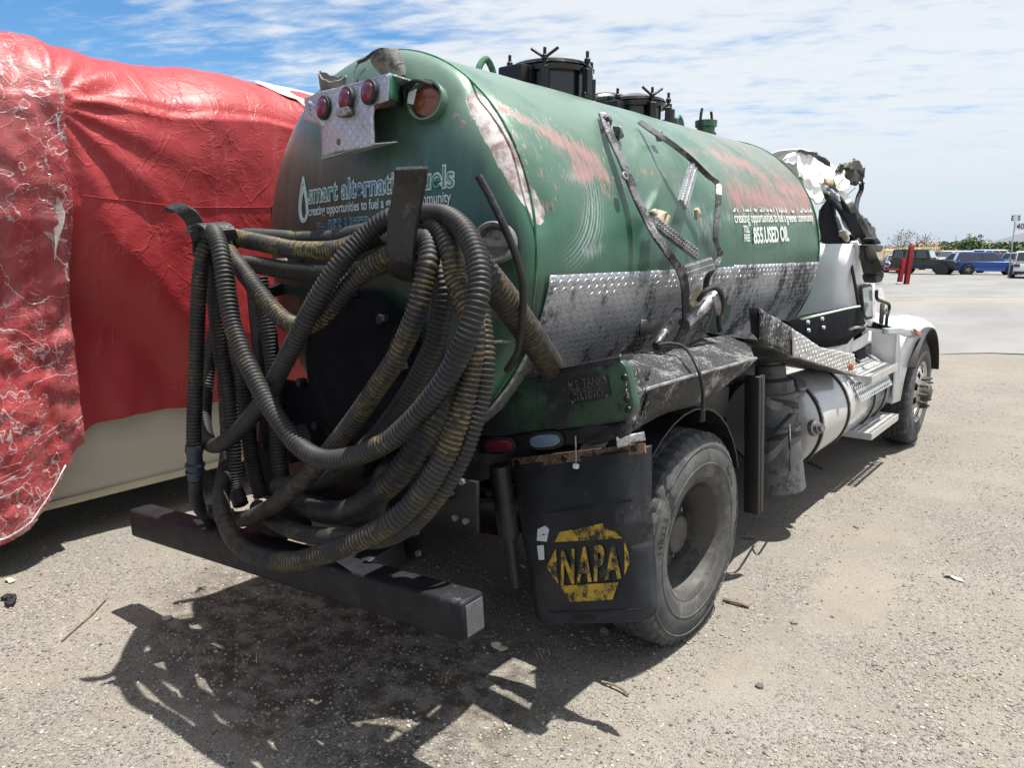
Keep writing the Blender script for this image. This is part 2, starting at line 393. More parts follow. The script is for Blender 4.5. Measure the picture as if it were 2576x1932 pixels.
def crumple(o, amp, scale, levels=3, thick=.004):
    """dent a sheet: subdivide, push along noise, give it thickness"""
    bm = bmesh.new(); bm.from_mesh(o.data); bmesh.ops.triangulate(bm, faces=bm.faces)
    for _ in range(levels): bmesh.ops.subdivide_edges(bm, edges=bm.edges, cuts=1, use_grid_fill=True)
    bmesh.ops.triangulate(bm, faces=bm.faces); bm.normal_update()
    for v in bm.verts:
        d = Vector((vnoise(v.co + Vector((3, 1, 7)), scale), vnoise(v.co + Vector((9, 4, 2)), scale), vnoise(v.co + Vector((5, 8, 1)), scale)))
        v.co += d * amp
    bm.to_mesh(o.data); bm.free()
    if thick:
        m = o.modifiers.new('thickness', 'SOLIDIFY'); m.thickness = thick
    o.data.polygons.foreach_set('use_smooth', [True] * len(o.data.polygons))
    return o
def sheet(name, pts, mat, parent, amp=0., scale=6., levels=3, thick=.005, uv=False):
    b = MB(); b.add(pts, [tuple(range(len(pts)))]); o = b.build(name, mat, parent, uv=uv)
    return crumple(o, amp, scale, levels, thick) if amp or thick else o
# ------------------------------------------------------------------ ground
def ground_mat():
    s = NB('gravel_ground')
    v = s.tc.outputs['Object']
    vA = s.voro(75, 'F1').node; st, d = vA.outputs[1], vA.outputs[0]; vB = s.voro(190, 'F1').node; st2, d2 = vB.outputs[1], vB.outputs[0]
    big = s.noise(.55, 3, .6); mid = s.noise(3.2, 5, .62); fine = s.noise(26, 4, .65)
    base = s.mix(s.step(big, .35, .68), (.185, .168, .143), (.270, .240, .197))
    base = s.mix(s.step(mid, .35, .75), base, (.228, .217, .199))
    sc = s.new('ShaderNodeSeparateColor'); s.l.new(st, sc.inputs[0]); sc2 = s.new('ShaderNodeSeparateColor'); s.l.new(st2, sc2.inputs[0])
    tone = s.mix(sc.outputs[0], (.15, .148, .147), (.36, .33, .285))
    tone2 = s.mix(sc2.outputs[1], (.14, .13, .118), (.35, .315, .26))
    cover = s.step(s.math('ADD', s.math('MULTIPLY', s.noise(1.6, 4, .65), .7), s.math('MULTIPLY', fine, .3)), .40, .60)
    c = s.mix(s.math('MULTIPLY', s.step(sc2.outputs[0], .3, .5), .6), base, tone2)
    c = s.mix(s.math('MULTIPLY', s.math('MULTIPLY', s.step(sc.outputs[1], .45, .55), cover), .75), c, tone)
    # oil drips under the pump, the stain enlarged to deepen the truck's shadow
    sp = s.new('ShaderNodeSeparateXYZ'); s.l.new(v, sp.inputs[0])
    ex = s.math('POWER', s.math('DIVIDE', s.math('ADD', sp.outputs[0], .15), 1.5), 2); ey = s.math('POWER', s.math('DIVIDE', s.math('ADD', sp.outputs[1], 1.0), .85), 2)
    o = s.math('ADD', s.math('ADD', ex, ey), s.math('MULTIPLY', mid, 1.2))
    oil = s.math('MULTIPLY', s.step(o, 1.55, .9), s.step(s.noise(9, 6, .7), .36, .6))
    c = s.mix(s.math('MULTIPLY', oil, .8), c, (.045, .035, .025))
    # packed wheel track beside the truck and paler dusty patches
    tr = s.math('ADD', s.math('ABSOLUTE', s.math('SUBTRACT', sp.outputs[0], s.math('ADD', 1.62, s.math('MULTIPLY', sp.outputs[1], .02)))), s.math('MULTIPLY', s.math('SUBTRACT', mid, .5), .35))
    track = s.math('MULTIPLY', s.step(tr, .24, .15), s.math('MULTIPLY', s.step(sp.outputs[1], -.9, .6), s.math('MULTIPLY', s.step(sp.outputs[1], 4.2, 2.2), s.step(s.noise(1.3, 4), .4, .6)))); dust = s.step(s.noise(.9, 6, .65), .53, .68)
    c = s.mix(s.math('MULTIPLY', track, .35), c, (.29, .255, .205)); c = s.mix(s.math('MULTIPLY', dust, .5), c, (.275, .26, .235))
    cover = s.math('MULTIPLY', cover, s.math('SUBTRACT', 1, s.math('MULTIPLY', track, .85)))
    s.set(col=c, rough=.92, spec=.25)
    b1 = s.bump(fine, .5, .012)
    b2 = s.bump(s.math('SUBTRACT', 1, s.math('MULTIPLY', d2, 6)), .45, .004, b1)
    s.bump(s.math('MULTIPLY', s.step(d, .55, .1), cover), .8, .008, b2)
    return s.m
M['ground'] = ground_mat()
def gz(x, y):
    return .020 * vnoise((x, y, 0), .45, 3) + .010 * vnoise((x, y, 4), 1.9, 3) + .004 * vnoise((x, y, 9), 9, 2)
def axis_vals(lo, hi, step, far):
    a = list(np.arange(lo, hi + 1e-6, step)); g = step; e = hi; out = []
    while e < far: g *= 1.35; e += g; out.append(e)
    g = step; e = lo; inn = []
    while e > -far: g *= 1.35; e -= g; inn.append(e)
    return inn[::-1] + a + out
gx = axis_vals(-4.5, 6.5, .055, 3000); gy = axis_vals(-3.2, 9, .055, 3000)
nx, ny = len(gx), len(gy); gv = []
for x in gx:
    for y in gy:
        r = max(abs(x - 1), abs(y - 3)); k = 1 if r < 8 else max(0, 1 - (r - 8) / 6)
        gv.append((x, y, gz(x, y) * k - .012 if k > 0 else -.012))
me = bpy.data.meshes.new('ground'); me.from_pydata(gv, [], grid_faces(nx, ny)); me.update()
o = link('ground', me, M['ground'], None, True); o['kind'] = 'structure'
def gh(x, y): return gz(x, y) - .012

# loose stones
ico = bmesh.new(); bmesh.ops.create_icosphere(ico, subdivisions=1, radius=1)
iv = np.array([v.co[:] for v in ico.verts]); itf = np.array([[v.index for v in f.verts] for f in ico.faces]); ico.free()
def stones(name, n, sampler, smin, smax, mat, label, pw=2.2):
    V = []; F = []; T = []; k = 0
    rng = np.random.RandomState(11)
    for i in range(n):
        x, y = sampler(rng); s = smin + (smax - smin) * rng.rand() ** pw
        sc = np.array([1, .65 + .35 * rng.rand(), .38 + .3 * rng.rand()]) * s
        a = rng.rand() * 6.283; c_, s_ = math.cos(a), math.sin(a)
        p = iv * (1 + (rng.rand(12, 1) - .5) * .5) * sc
        p = np.stack([p[:, 0] * c_ - p[:, 1] * s_, p[:, 0] * s_ + p[:, 1] * c_, p[:, 2]], 1) + (x, y, gh(x, y) + sc[2] * .35)
        V.append(p); F.append(itf + k); T.append(np.full(12, rng.rand())); k += 12
    me = bpy.data.meshes.new(name); me.from_pydata(np.concatenate(V).tolist(), [], np.concatenate(F).tolist()); me.update()
    setattr_f(me, 'tone', np.concatenate(T))
    o = link(name, me, mat); tag(o, label, name.split('_')[-1], None, 'stuff'); return o
s = NB('pebble'); t_ = s.attr('tone')
cr = s.new('ShaderNodeValToRGB'); s.l.new(t_, cr.inputs[0]); cr.color_ramp.interpolation = 'CONSTANT'
cols = [(0, (.10, .10, .102)), (.10, (.17, .162, .152)), (.34, (.24, .222, .195)), (.60, (.30, .268, .215)), (.82, (.19, .192, .198)), (.90, (.37, .35, .31)), (.985, (.52, .51, .48))]
e = cr.color_ramp.elements; e[0].position, e[0].color = cols[0][0], (*cols[0][1], 1); e[1].position, e[1].color = cols[1][0], (*cols[1][1], 1)
for p, c in cols[2:]:
    q = e.new(p); q.color = (*c, 1)
s.set(col=cr.outputs[0], rough=.85, spec=.3); s.bump(s.noise(220, 4), .4, .002); M['pebble'] = s.m
def samp_near(rng):
    while True:
        f = 1.5 + 9.0 * rng.rand() ** 1.5; r = (rng.rand() - .5) * 2 * (.78 * f + .3)
        p = ground(r, f)
        if abs(p.x - 1.62 - .02 * p.y) < .2 and p.y > -.4 and rng.rand() < .85: continue
        if vnoise((p.x, p.y, 3), .9, 3) + .45 > rng.rand() * .9: return p.x, p.y
stones('gravel_stones', 60000, samp_near, .0022, .0102, M['pebble'], 'loose grey and tan gravel strewn over the dirt yard', 2.6)
def samp_big(rng):
    f = 2 + 9.5 * rng.rand(); p = ground((rng.rand() - .5) * 1.6 * f, f); return p.x, p.y
stones('scattered_stones', 130, samp_big, .012, .030, M['pebble'], 'larger scattered stones and clods on the dirt yard', 3.6)

# dry weeds
def weeds(name, spots, mat, label):
    V = []; F = []
    rng = np.random.RandomState(5)
    for (x, y, n, h) in spots:
        for i in range(n):
            a = rng.rand() * 6.28; l = h * (.4 + .8 * rng.rand()); w = .0012 + .0012 * rng.rand(); lean = .2 + 1.0 * rng.rand()
            b = np.array([x + rng.randn() * h * .35, y + rng.randn() * h * .35, 0]); b[2] = gh(b[0], b[1])
            d = np.array([math.cos(a) * lean, math.sin(a) * lean, 1.]); d /= np.linalg.norm(d); sd_ = np.array([-math.sin(a), math.cos(a), 0]) * w
            m_ = b + d * l * .55; t_ = b + d * l + np.array([math.cos(a), math.sin(a), -.4]) * l * .25
            k = len(V); V += [b - sd_, b + sd_, m_ + sd_ * .7, m_ - sd_ * .7, t_]; F += [(k, k + 1, k + 2, k + 3), (k + 3, k + 2, k + 4)]
    me = bpy.data.meshes.new(name); me.from_pydata([tuple(v) for v in V], [], F); me.update()
    return tag(link(name, me, mat), label, 'dry grass', None, 'stuff')
M['straw'] = plain('straw', (.42, .34, .19), .9)
rng = np.random.RandomState(3); sp = []
for i in range(70):
    f = 1.8 + 6.5 * rng.rand(); p = ground((rng.rand() - .5) * 1.5 * f, f)
    if vnoise((p.x, p.y, 8), .8, 2) > -.05: sp.append((p.x, p.y, int(6 + 14 * rng.rand()), .02 + .035 * rng.rand()))
for (x, y) in ((1180, 1410), (1170, 1418)):
    p = at(x, y, Z=0); sp.append((p.x, p.y, 9, .05))
weeds('dry_weeds', sp, M['straw'], 'thin dry grass stalks and weeds on the gravel yard')
M['twig'] = paint('twig', (.20, .15, .11), .9, 0, .3, 20, bump=.3)
def twig(label, a, b, r, mid=.02):
    p, q = at(*a, Z=0), at(*b, Z=0); z = .012
    p.z = gh(p.x, p.y) + z; q.z = gh(q.x, q.y) + z; m_ = (p + q) / 2 + Vector((mid, mid, .006)); b_ = MB(); b_.tube(catmull([p, m_, q], .03)[0], r, 6)
    tag(b_.build('stick', M['twig'], None, True), label, 'stick', 'sticks lying on the yard')
twig('thin pale straw-like stick on gravel left of the rear bumper', (230, 1290), (133, 1383), .004, .01)
twig('short brown stick on the dirt just right of the rear tyre', (1562, 1300), (1618, 1315), .011, 0)
twig('dark twig poking out of the shadow below the mud flap', (1300, 1478), (1358, 1505), .006, .01)
twig('short dark stick in the sun beside the front shadow patch', (1608, 1163), (1632, 1165), .012, 0)
# a piece of black rubber at the left edge
b = MB(); p = at(20, 1297, Z=0)
for k in range(5): b.box((p.x - .05 + k * .026, p.y + .02 * math.sin(k), gh(p.x, p.y) + .014), (.03, .05, .022), Matrix.Rotation(.6 + .3 * k, 3, 'Z'))
tag(b.build('rubber_scrap', M['rubber'], None, bevel=.004), 'ribbed scrap of black rubber on the gravel at the left edge', 'scrap')
for k, (x, y, c) in enumerate(((20, 1252, (.55, .45, .32)), (1075, 1397, (.5, .44, .33)), (2060, 1245, (.55, .52, .47)), (1120, 1222, (.5, .5, .48)))):
    p = at(x, y, Z=0); b = MB(); b.add([Vector((p.x + .045 * math.cos(t) * (1 + .3 * math.sin(3 * t + k)), p.y + .045 * math.sin(t) * (.6 + .2 * math.cos(2 * t)), gh(p.x, p.y) + .012)) for t in [i * 2 * PI / 9 for i in range(9)]], [tuple(range(9))])
    o = b.build('litter_flake', plain('flake%d' % k, c, .9), None); crumple(o, .02, 14, 2, .003)
    tag(o, ['pale tan chip of debris on the shaded ground at the left edge', 'pale leaf of litter in the shadow just right of the bumper end', 'pale torn flake on the gravel far right of the rear tyre', 'white scrap under the truck behind the mud flap'][k], 'litter')

# ------------------------------------------------------------------ asphalt and far setting
def asphalt_mat(name, col):
    s = NB(name); n = s.noise(.5, 5, .6, s.coord((1, .35, 1), rot=(0, 0, -YAW))); g = s.noise(45, 3)
    c = s.mix(s.step(n, .3, .7), tuple(v * .84 for v in col), tuple(v * 1.12 for v in col)); c = s.mix(s.math('MULTIPLY', g, .35), c, tuple(v * .6 for v in col))
    s.set(col=c, rough=.9, spec=.3); s.bump(g, .4, .006); return s.m
M['asphalt'] = asphalt_mat('worn_asphalt', (.215, .213, .212)); M['asphalt2'] = asphalt_mat('dusty_strip', (.235, .22, .195))
def band(name, f0, f1, r0, r1, z, mat, jag=.12):
    b = MB(); n = 420; vs = []
    for i in range(n + 1):
        r = r0 + (r1 - r0) * i / n
        for f in (f0, f1):
            q = f + jag * (vnoise((r * .5, f, 1), 1., 6)) * (1 + f / 20); p = ground(r, q, z); vs.append(p)
    b.add(vs, [(2 * i, 2 * i + 2, 2 * i + 3, 2 * i + 1) for i in range(n)])
    o = b.build(name, mat); o['kind'] = 'structure'; return o
band('road', 13.6, 24.5, -30, 90, .006, M['asphalt'], .28)
band('gravel_strip', 24.2, 29.8, -30, 90, .002, M['asphalt2'], .3)
band('yard_pavement', 29.5, 62, -30, 90, .007, M['asphalt'], .35)
M['field'] = paint('dry_field', (.27, .215, .13), .95, 0, .25, .6, dirt=(.20, .165, .10), damt=.3, dscale=.8, bump=.6, bscale=2, bdist=.3)
b = MB(); vs = []; n = 90
for i in range(n + 1):
    r = 20 + 150 * i / n
    hgt = max(.05, 1.3 + .8 * vnoise((r * .05, 0, 2), 1, 3) - max(0, (r - 95) * .06)) * min(1, max(0, (150 - r) / 40))
    for (f, z) in ((128, -.05), (138, .6 * hgt + .5 * hgt), (152, hgt * 1.25 + .6), (190, hgt * 1.2 + .5), (240, -.1)): vs.append(ground(r, f, max(z, -.1)))
b.add(vs, grid_faces(n + 1, 5)); o = b.build('dry_hill', M['field'], None, True); o['kind'] = 'structure'
# long dry grass on the bank
V = []; F = []; rg = np.random.RandomState(2)
for i in range(5200):
    r = 40 + 75 * rg.rand(); f = 139 + 13 * rg.rand()
    zz = (1.3 + .8 * vnoise((r * .05, 0, 2), 1, 3)) * 1.15 * min(1, max(0, (150 - r) / 40)) - .1; p = ground(r, f, max(0, zz)); hh = .35 + .7 * rg.rand(); w = .10
    k = len(V); q = ground(r + w, f, p.z); t2 = ground(r + w / 2 + rg.randn() * .15, f, p.z + hh); V += [tuple(p), tuple(q), tuple(t2)]; F.append((k, k + 1, k + 2))
me = bpy.data.meshes.new('tall_dry_grass'); me.from_pydata(V, [], F); tag(link('tall_dry_grass', me, M['field']), 'tall straw-coloured grass along the far bank', 'dry grass', None, 'stuff')

# ------------------------------------------------------------------ parked cars
def car(label, pos, head, L, Wd, H, pm, st, cat='car', group='vehicles parked across the yard', glass='car_glass', detail=True):
    t = empty('parked_car', pos, head); tag(t, label, cat, group)
    sx = L / 2; clear = st.get('clear', .32); belt = st['belt'] * H; hood = st['hood'] * H
    xw, xt, yt, yw = [v * L for v in st['glass']]      # windscreen foot, roof front, roof rear, rear window foot (from centre, + forward)
    nose = st.get('nose', .72) * hood
    prof = [(-sx, clear + .05), (-sx * .97, belt * .7), (yw - (.02 if yw < -sx * .9 else 0), belt)] + ([(-sx * .98, belt * .97)] if yw > -sx * .85 else [])
    if yw > -sx * .85: prof = [(-sx, clear + .05), (-sx, belt * .8), (-sx * .96, belt * .96), (yw, belt)]
    prof += [(xw, belt), (xw + .1, hood * 1.0), (sx * .80, hood * .95), (sx * .97, nose), (sx, clear + .25), (sx * .98, clear)]
    prof += [(-sx * .97, clear)]
    hw = Wd / 2; b = MB(); n = len(prof); cz = belt * .55
    vs = []
    for (yy, k) in ((-hw * .93, .97), (-hw, 1), (hw, 1), (hw * .93, .97)):
        pass
    rows = [(-hw * .90, 1.0), (-hw, .985), (hw, .985), (hw * .90, 1.0)]
    for yy, k in rows:
        for (x, z) in prof:
            zz = z if abs(yy) < hw * .95 else (cz + (z - cz) * .90); vs.append((x * (1 if abs(yy) < hw * .95 else .985), yy, zz))
    fs = [tuple(range(n))[::-1], tuple(range(3 * n, 4 * n))]
    for j in range(3):
        for i in range(n): fs.append((j * n + i, j * n + (i + 1) % n, (j + 1) * n + (i + 1) % n, (j + 1) * n + i))
    b.add(vs, fs); b.build('body', pm, t, bevel=.035, seg=2)
    # cabin
    ti = st.get('tumble', .84); wb = hw * .93; wt = hw * ti; zb = belt - .02
    cab = [(yw, -wb, zb), (xw, -wb, zb), (xw, wb, zb), (yw, wb, zb), (yt, -wt, H), (xt, -wt, H), (xt, wt, H), (yt, wt, H)]
    b = MB(); b.hexa(cab); b.build('cabin', pm, t, bevel=.04, seg=2)
    def pane(a, bq, c, d, nm='window', mt=None):
        P = [Vector(v) for v in (a, bq, c, d)]; nn = (P[1] - P[0]).cross(P[3] - P[0]).normalized(); ce = sum(P, Vector()) / 4
        if nn.dot(ce - Vector((0, 0, ce.z))) < 0: nn = -nn
        b = MB(); b.prism([p + nn * .004 for p in P], nn * .012); b.build(nm, mt or M[glass], t)
    def lerp3(p, q, k): return tuple(p[i] + (q[i] - p[i]) * k for i in range(3))
    for side in (-1, 1):
        bl, br = (yw, side * wb, zb), (xw, side * wb, zb); tl, tr = (yt, side * wt, H), (xt, side * wt, H)
        cuts = st.get('cuts', (.04, .33, .36, .63, .66, .95))
        for i in range(0, len(cuts), 2):
            a, c = cuts[i], cuts[i + 1]; B0, B1, T0, T1 = lerp3(bl, br, a), lerp3(bl, br, c), lerp3(tl, tr, a), lerp3(tl, tr, c)
            pane(lerp3(B0, T0, .1), lerp3(B1, T1, .1), lerp3(B1, T1, .86), lerp3(B0, T0, .86))
    for (b0, t0, nm, mt) in ((xw, xt, 'windscreen', M[st.get('front', glass)]), (yw, yt, 'rear_window', M[st.get('rear', glass)])):
        B0, B1, T0, T1 = (b0, -wb * .93, zb), (b0, wb * .93, zb), (t0, -wt * .93, H), (t0, wt * .93, H)
        pane(lerp3(B0, T0, .12), lerp3(B1, T1, .12), lerp3(B1, T1, .88), lerp3(B0, T0, .88), nm, mt)
    wr = st.get('wheel', .36)
    for x in (-L * .29, L * .30):
        for side in (-1, 1):
            b = MB(); b.cyl((x, side * (hw - .10), wr * 1.02), (x, side * (hw + .012), wr * 1.02), wr * 1.18, 20); b.build('wheel_arch', M['car_black'], t)
            b = MB(); b.lathe((x, side * (hw - .18), wr), (0, side, 0), [(0, .2), (0, wr * .95), (.03, wr), (.19, wr), (.225, wr * .93), (.225, wr * .62)], 22); w = b.build('wheel', M['car_tyre'], t, True)
            b = MB(); b.lathe((x, side * (hw + .03), wr), (0, side, 0), [(0, wr * .62), (.012, wr * .6), (.005, wr * .2), (.02, wr * .12), (.02, 0.0)], 14)
            for k in range(5):
                a = 2 * PI * k / 5; b.bar((x, side * (hw + .045), wr), (x + math.cos(a) * wr * .55, side * (hw + .045), wr + math.sin(a) * wr * .55), .06, .02, (0, 1, 0))
            b.build('rim', M[st.get('rim', 'car_rim')], w)
    for side in (-1, 1):
        b = MB(); b.box((sx * .965, side * hw * .74, nose * .93), (.10, hw * .34, .12)); b.build('headlight', M['car_glass_pale'], t, bevel=.02)
        b = MB(); b.box((-sx * .975, side * hw * .80, belt * .80), (.09, hw * .34, .20)); b.build('tail_light', M['red_lens'], t, bevel=.02)
        b = MB(); b.box((xw - .15, side * (hw + .06), belt + .06), (.14, .16, .12)); b.build('wing_mirror', pm if not st.get('dark') else M['car_black'], t, bevel=.03)
        for dx in (.02, -.22):
            b = MB(); b.box((dx * L, side * (hw * .985 + .008), belt * .88), (.18, .02, .03)); b.build('door_handle', M['car_black'] if st.get('dark') else pm, t)
    b = MB(); b.box((sx * .965, 0, clear + .13), (.13, Wd * .96, .20)); b.build('front_bumper', M['car_black'] if st.get('dark') else pm, t, bevel=.04)
    b = MB(); b.box((-sx * .975, 0, clear + .12), (.14, Wd * .96, .20)); b.build('rear_bumper', M['car_black'], t, bevel=.04)
    b = MB(); b.box((-sx * .995, 0, clear + .42), (.05, .5, .12)); b.build('number_plate', M['letter_blue'], t)
    return t
SUV = dict(belt=.60, hood=.60, glass=(.20, .05, -.42, -.47), clear=.26, wheel=.37)
JEEP = dict(belt=.64, hood=.63, glass=(.13, .08, -.46, -.475), clear=.42, wheel=.41, tumble=.90, dark=True, nose=.93, front='car_glass_pale', rim='car_black', cuts=(.05, .30, .36, .60, .66, .92))
SEDAN = dict(belt=.62, hood=.60, glass=(.22, .06, -.22, -.36), clear=.22, wheel=.33)
gp = carpaint('paint_dark_green', (.009, .015, .013)); bp = carpaint('paint_blue', (.018, .075, .33)); wp = carpaint('paint_white', (.74, .76, .78)); sp_ = carpaint('paint_silver', (.45, .49, .53)); mp_ = carpaint('paint_maroon', (.14, .015, .03)); dp = carpaint('paint_dark', (.03, .035, .04)); tp = carpaint('paint_pale_teal', (.55, .66, .68))
def cpos(x, fwd): return ground((x * 1.1646 - 1288) / FPX * fwd * 1.018, fwd)
HD = YAW                         # heading: +X local to the right of the view
car('dark green boxy four-wheel-drive parked behind the red post', cpos(1970, 57), HD - R(42), 4.5, 1.85, 1.86, gp, JEEP, 'jeep')
car('bright blue estate-shaped car seen from its right rear', cpos(2103, 56), HD - R(24), 4.75, 1.9, 1.68, bp, SUV)
car('white family car cut by the right edge, tail towards us', cpos(2190, 50), HD + R(58), 4.9, 1.95, 1.76, wp, dict(SUV, rear='car_glass'))
car('silver hatchback between the green jeep and the blue car', cpos(2042, 62), HD + R(115), 4.4, 1.8, 1.62, sp_, dict(SUV, rear='car_glass_pale'))
car('white van-like car behind the blue car roof', cpos(2120, 76), HD + R(8), 5.0, 1.95, 1.85, wp, SUV)
car('white car whose roof shows behind the green jeep bonnet', cpos(2022, 74), HD - R(170), 4.6, 1.85, 1.75, wp, SUV)
car('maroon car glimpsed between the white van and sign post', cpos(2128, 68), HD + R(10), 4.6, 1.8, 1.5, mp_, SEDAN)
car('pale teal-white car between blue car and right-hand white car', cpos(2158, 66), HD + R(100), 4.6, 1.85, 1.6, tp, dict(SUV, rear='car_glass'))
car('dark saloon peeping out left of the red post', cpos(1925, 70), HD + R(0), 4.5, 1.8, 1.5, dp, SEDAN)
car('silver saloon low behind the left red beam', cpos(1915, 62), HD + R(60), 4.5, 1.8, 1.45, sp_, SEDAN)
for k, (x, f, pmx) in enumerate(((2185, 82, dp), (2066, 88, wp), (2215, 78, sp_), (1960, 84, dp))):
    car(['dark car in the back row right of the sign post', 'white car far back between the front-row roofs', 'silver car in the back row at the right edge', 'dark car in the back row behind the green jeep'][k], cpos(x, f), HD + R((5, 95, -10, 170)[k]), 4.6, 1.85, 1.6, pmx, SUV)

# red steel posts
pp = cpos(1927, 40.5); t = empty('red_post', pp, YAW); tag(t, 'pair of leaning red steel beams with a crossbar by the road', 'post')
for (dx, h, w, le) in ((.22, 2.05, .22, .10), (-.16, 1.42, .19, .10)):
    for (oy, th) in ((-.10, .03), (.10, .03)):
        b = MB(); b.hexa([(dx - w / 2, oy - th / 2, -.1), (dx + w / 2, oy - th / 2, -.1), (dx + w / 2, oy + th / 2, -.1), (dx - w / 2, oy + th / 2, -.1)] + [(dx + le - w / 2, oy - th / 2, h), (dx + le + w / 2, oy - th / 2, h), (dx + le + w / 2, oy + th / 2, h), (dx + le - w / 2, oy + th / 2, h)]); b.build('beam_flange', M['red_post'], t, bevel=.006)
    b = MB(); b.hexa([(dx - .02, -.085, -.1), (dx + .02, -.085, -.1), (dx + .02, .085, -.1), (dx - .02, .085, -.1), (dx + le - .02, -.085, h), (dx + le + .02, -.085, h), (dx + le + .02, .085, h), (dx + le - .02, .085, h)]); b.build('beam_web', M['red_post'], t)
b = MB(); b.bar((-1.3, 0, .78), (-.2, 0, .80), .08, .10); b.build('crossbar', M['red_post'], t, bevel=.01)
b = MB(); b.box((-.30, -.25, .06), (.3, .2, .12)); b.build('base_block', M['sticker'], t, bevel=.03)

# sign posts
M['sign_white'] = plain('sign_white', (.72, .74, .76), .5); M['sign_ink'] = plain('sign_ink', (.05, .055, .09), .6); M['galv'] = plain('galvanised', (.42, .43, .44), .45, .5)
def signpost(label, x, f, h, boards):
    t = empty('sign_post', cpos(x, f), YAW); tag(t, label, 'sign', 'yard row signs'); b = MB(); b.cyl((0, 0, -.1), (0, 0, h), .04, 10); b.build('pole', M['galv'], t)
    for (cx_, cz_, w, hh, txt, sz) in boards:
        b = MB(); b.box((cx_, -.06, cz_), (w, .02, hh)); bo = b.build('sign_board', M['sign_white'], t)
        lettering('sign_text', txt, sz, lambda a, c: (cx_ + a, -.0735, cz_ + c - sz * .35), M['sign_ink'], bo, offset=.012)
signpost('tall row sign with letters E S above number 40', 2149, 50, 4.15, ((-.02, 3.92, .60, .46, 'E  S', .42), (.34, 3.38, .62, .46, '40', .52)))
signpost('small blue-lettered row sign D beyond the red post', 1909, 66, 3.0, ((.12, 2.85, .95, .5, ' D', .5),))

# far trees, poles, houses
def leaf_mat(name, c1, c2):
    s = NB(name); s.set(col=s.mix(s.noise(.9, 3), c1, c2), rough=.7, spec=.3); return s.m
M['leaf'] = leaf_mat('foliage', (.05, .08, .035), (.14, .19, .085)); M['leaf_dry'] = leaf_mat('foliage_dry', (.11, .10, .06), (.20, .18, .12)); M['bark'] = plain('bark', (.10, .08, .06), .9)
def tree(label, x, f, h, w, mat, n=900, lsz=.35, base=.25, cat='tree'):
    p = cpos(x, f); t = empty('tree', p); tag(t, label, cat, 'far trees beyond the yard'); b = MB(); rg = np.random.RandomState(int(x))
    b.tube([(0, 0, -.2), (.1, 0, h * .3), (-.1, .1, h * .6)], [h * .035, h * .028, h * .012], 7)
    for k in range(7):
        a = rg.rand() * 6.28; r_ = w * (.25 + .2 * rg.rand()); b.tube([(0, 0, h * (.2 + .04 * k)), (math.cos(a) * r_ * .6, math.sin(a) * r_ * .6, h * (.4 + .05 * k)), (math.cos(a) * r_, math.sin(a) * r_, h * (.55 + .05 * k))], [h * .015, h * .01, h * .004], 5)
    b.build('trunk', M['bark'], t)
    cl = [(rg.randn() * w * .22, rg.randn() * w * .22, h * (base + (1 - base) * rg.rand() * .85), w * (.13 + .13 * rg.rand())) for _ in range(16)]
    V = []; F = []
    for i in range(n):
        cx_, cy_, cz_, cr_ = cl[rg.randint(len(cl))]; d = rg.randn(3); d /= np.linalg.norm(d); q = np.array([cx_, cy_, cz_]) + d * cr_ * (.55 + .55 * rg.rand()) * np.array([1, 1, min(.8, .9 * h / w)])
        if q[2] < .15: q[2] = .15
        a = rg.randn(3); a /= np.linalg.norm(a); c_ = np.cross(a, rg.randn(3)); c_ /= np.linalg.norm(c_); s_ = lsz * (.5 + .8 * rg.rand()); k = len(V)
        V += [tuple(q - a * s_ / 2 - c_ * s_ / 3), tuple(q + a * s_ / 2 - c_ * s_ / 3), tuple(q + a * s_ * .3 + c_ * s_ / 2), tuple(q - a * s_ * .4 + c_ * s_ / 3)]; F.append((k, k + 1, k + 2, k + 3))
    me = bpy.data.meshes.new('crown'); me.from_pydata(V, [], F); link('crown', me, mat, t)
tree('broad green bushy tree behind the sign post', 2126, 118, 3.1, 9.5, M['leaf'], 9000, .42, .12)
tree('lower green bush left of the broad tree', 2062, 135, 2.7, 7, M['leaf'], 3000, .4, .1)
tree('dark rounded tree on the far bank behind the jeep', 2013, 330, 5.2, 9, M['leaf'], 900, .7, .15)
tree('pale leafless scrub beyond the red post', 1950, 190, 7.0, 13, M['leaf_dry'], 700, .25, .3)
tree('dry scrubby bush at the left end of the bank', 1918, 200, 5.2, 9, M['leaf_dry'], 600, .25, .2)
tree('small dark conifer-like tree among the far houses', 2068, 420, 10.5, 7, M['leaf'], 400, .8, .1)
tree('small far tree between houses right of the poles', 2086, 420, 7.5, 7, M['leaf'], 300, .8, .1)
tree('dark hedge clump low in front of the grey roof', 2172, 150, 2.8, 9, M['leaf'], 700, .4, .05)
tree('low grey-green shrub on the bank left of the poles', 1990, 210, 4.4, 9, M['leaf_dry'], 420, .45, .1)
M['pole'] = plain('pole_wood', (.13, .12, .115), .9)
def pole(label, x, f, h, arm=True):
    t = empty('power_pole', cpos(x, f), YAW + R(20)); tag(t, label, 'power pole', 'far power poles'); b = MB(); b.cyl((0, 0, -.3), (0, 0, h), .20, 8, .13); b.build('shaft', M['pole'], t)
    if arm:
        b = MB(); b.bar((-1.5, 0, h - .7), (1.5, 0, h - .7), .16, .2); b.build('crossarm', M['pole'], t)
        for dx in (-1.3, -.5, .5, 1.3): b = MB(); b.cyl((dx, 0, h - .6), (dx, 0, h - .25), .07, 6); b.build('insulator', M['galv'], t)
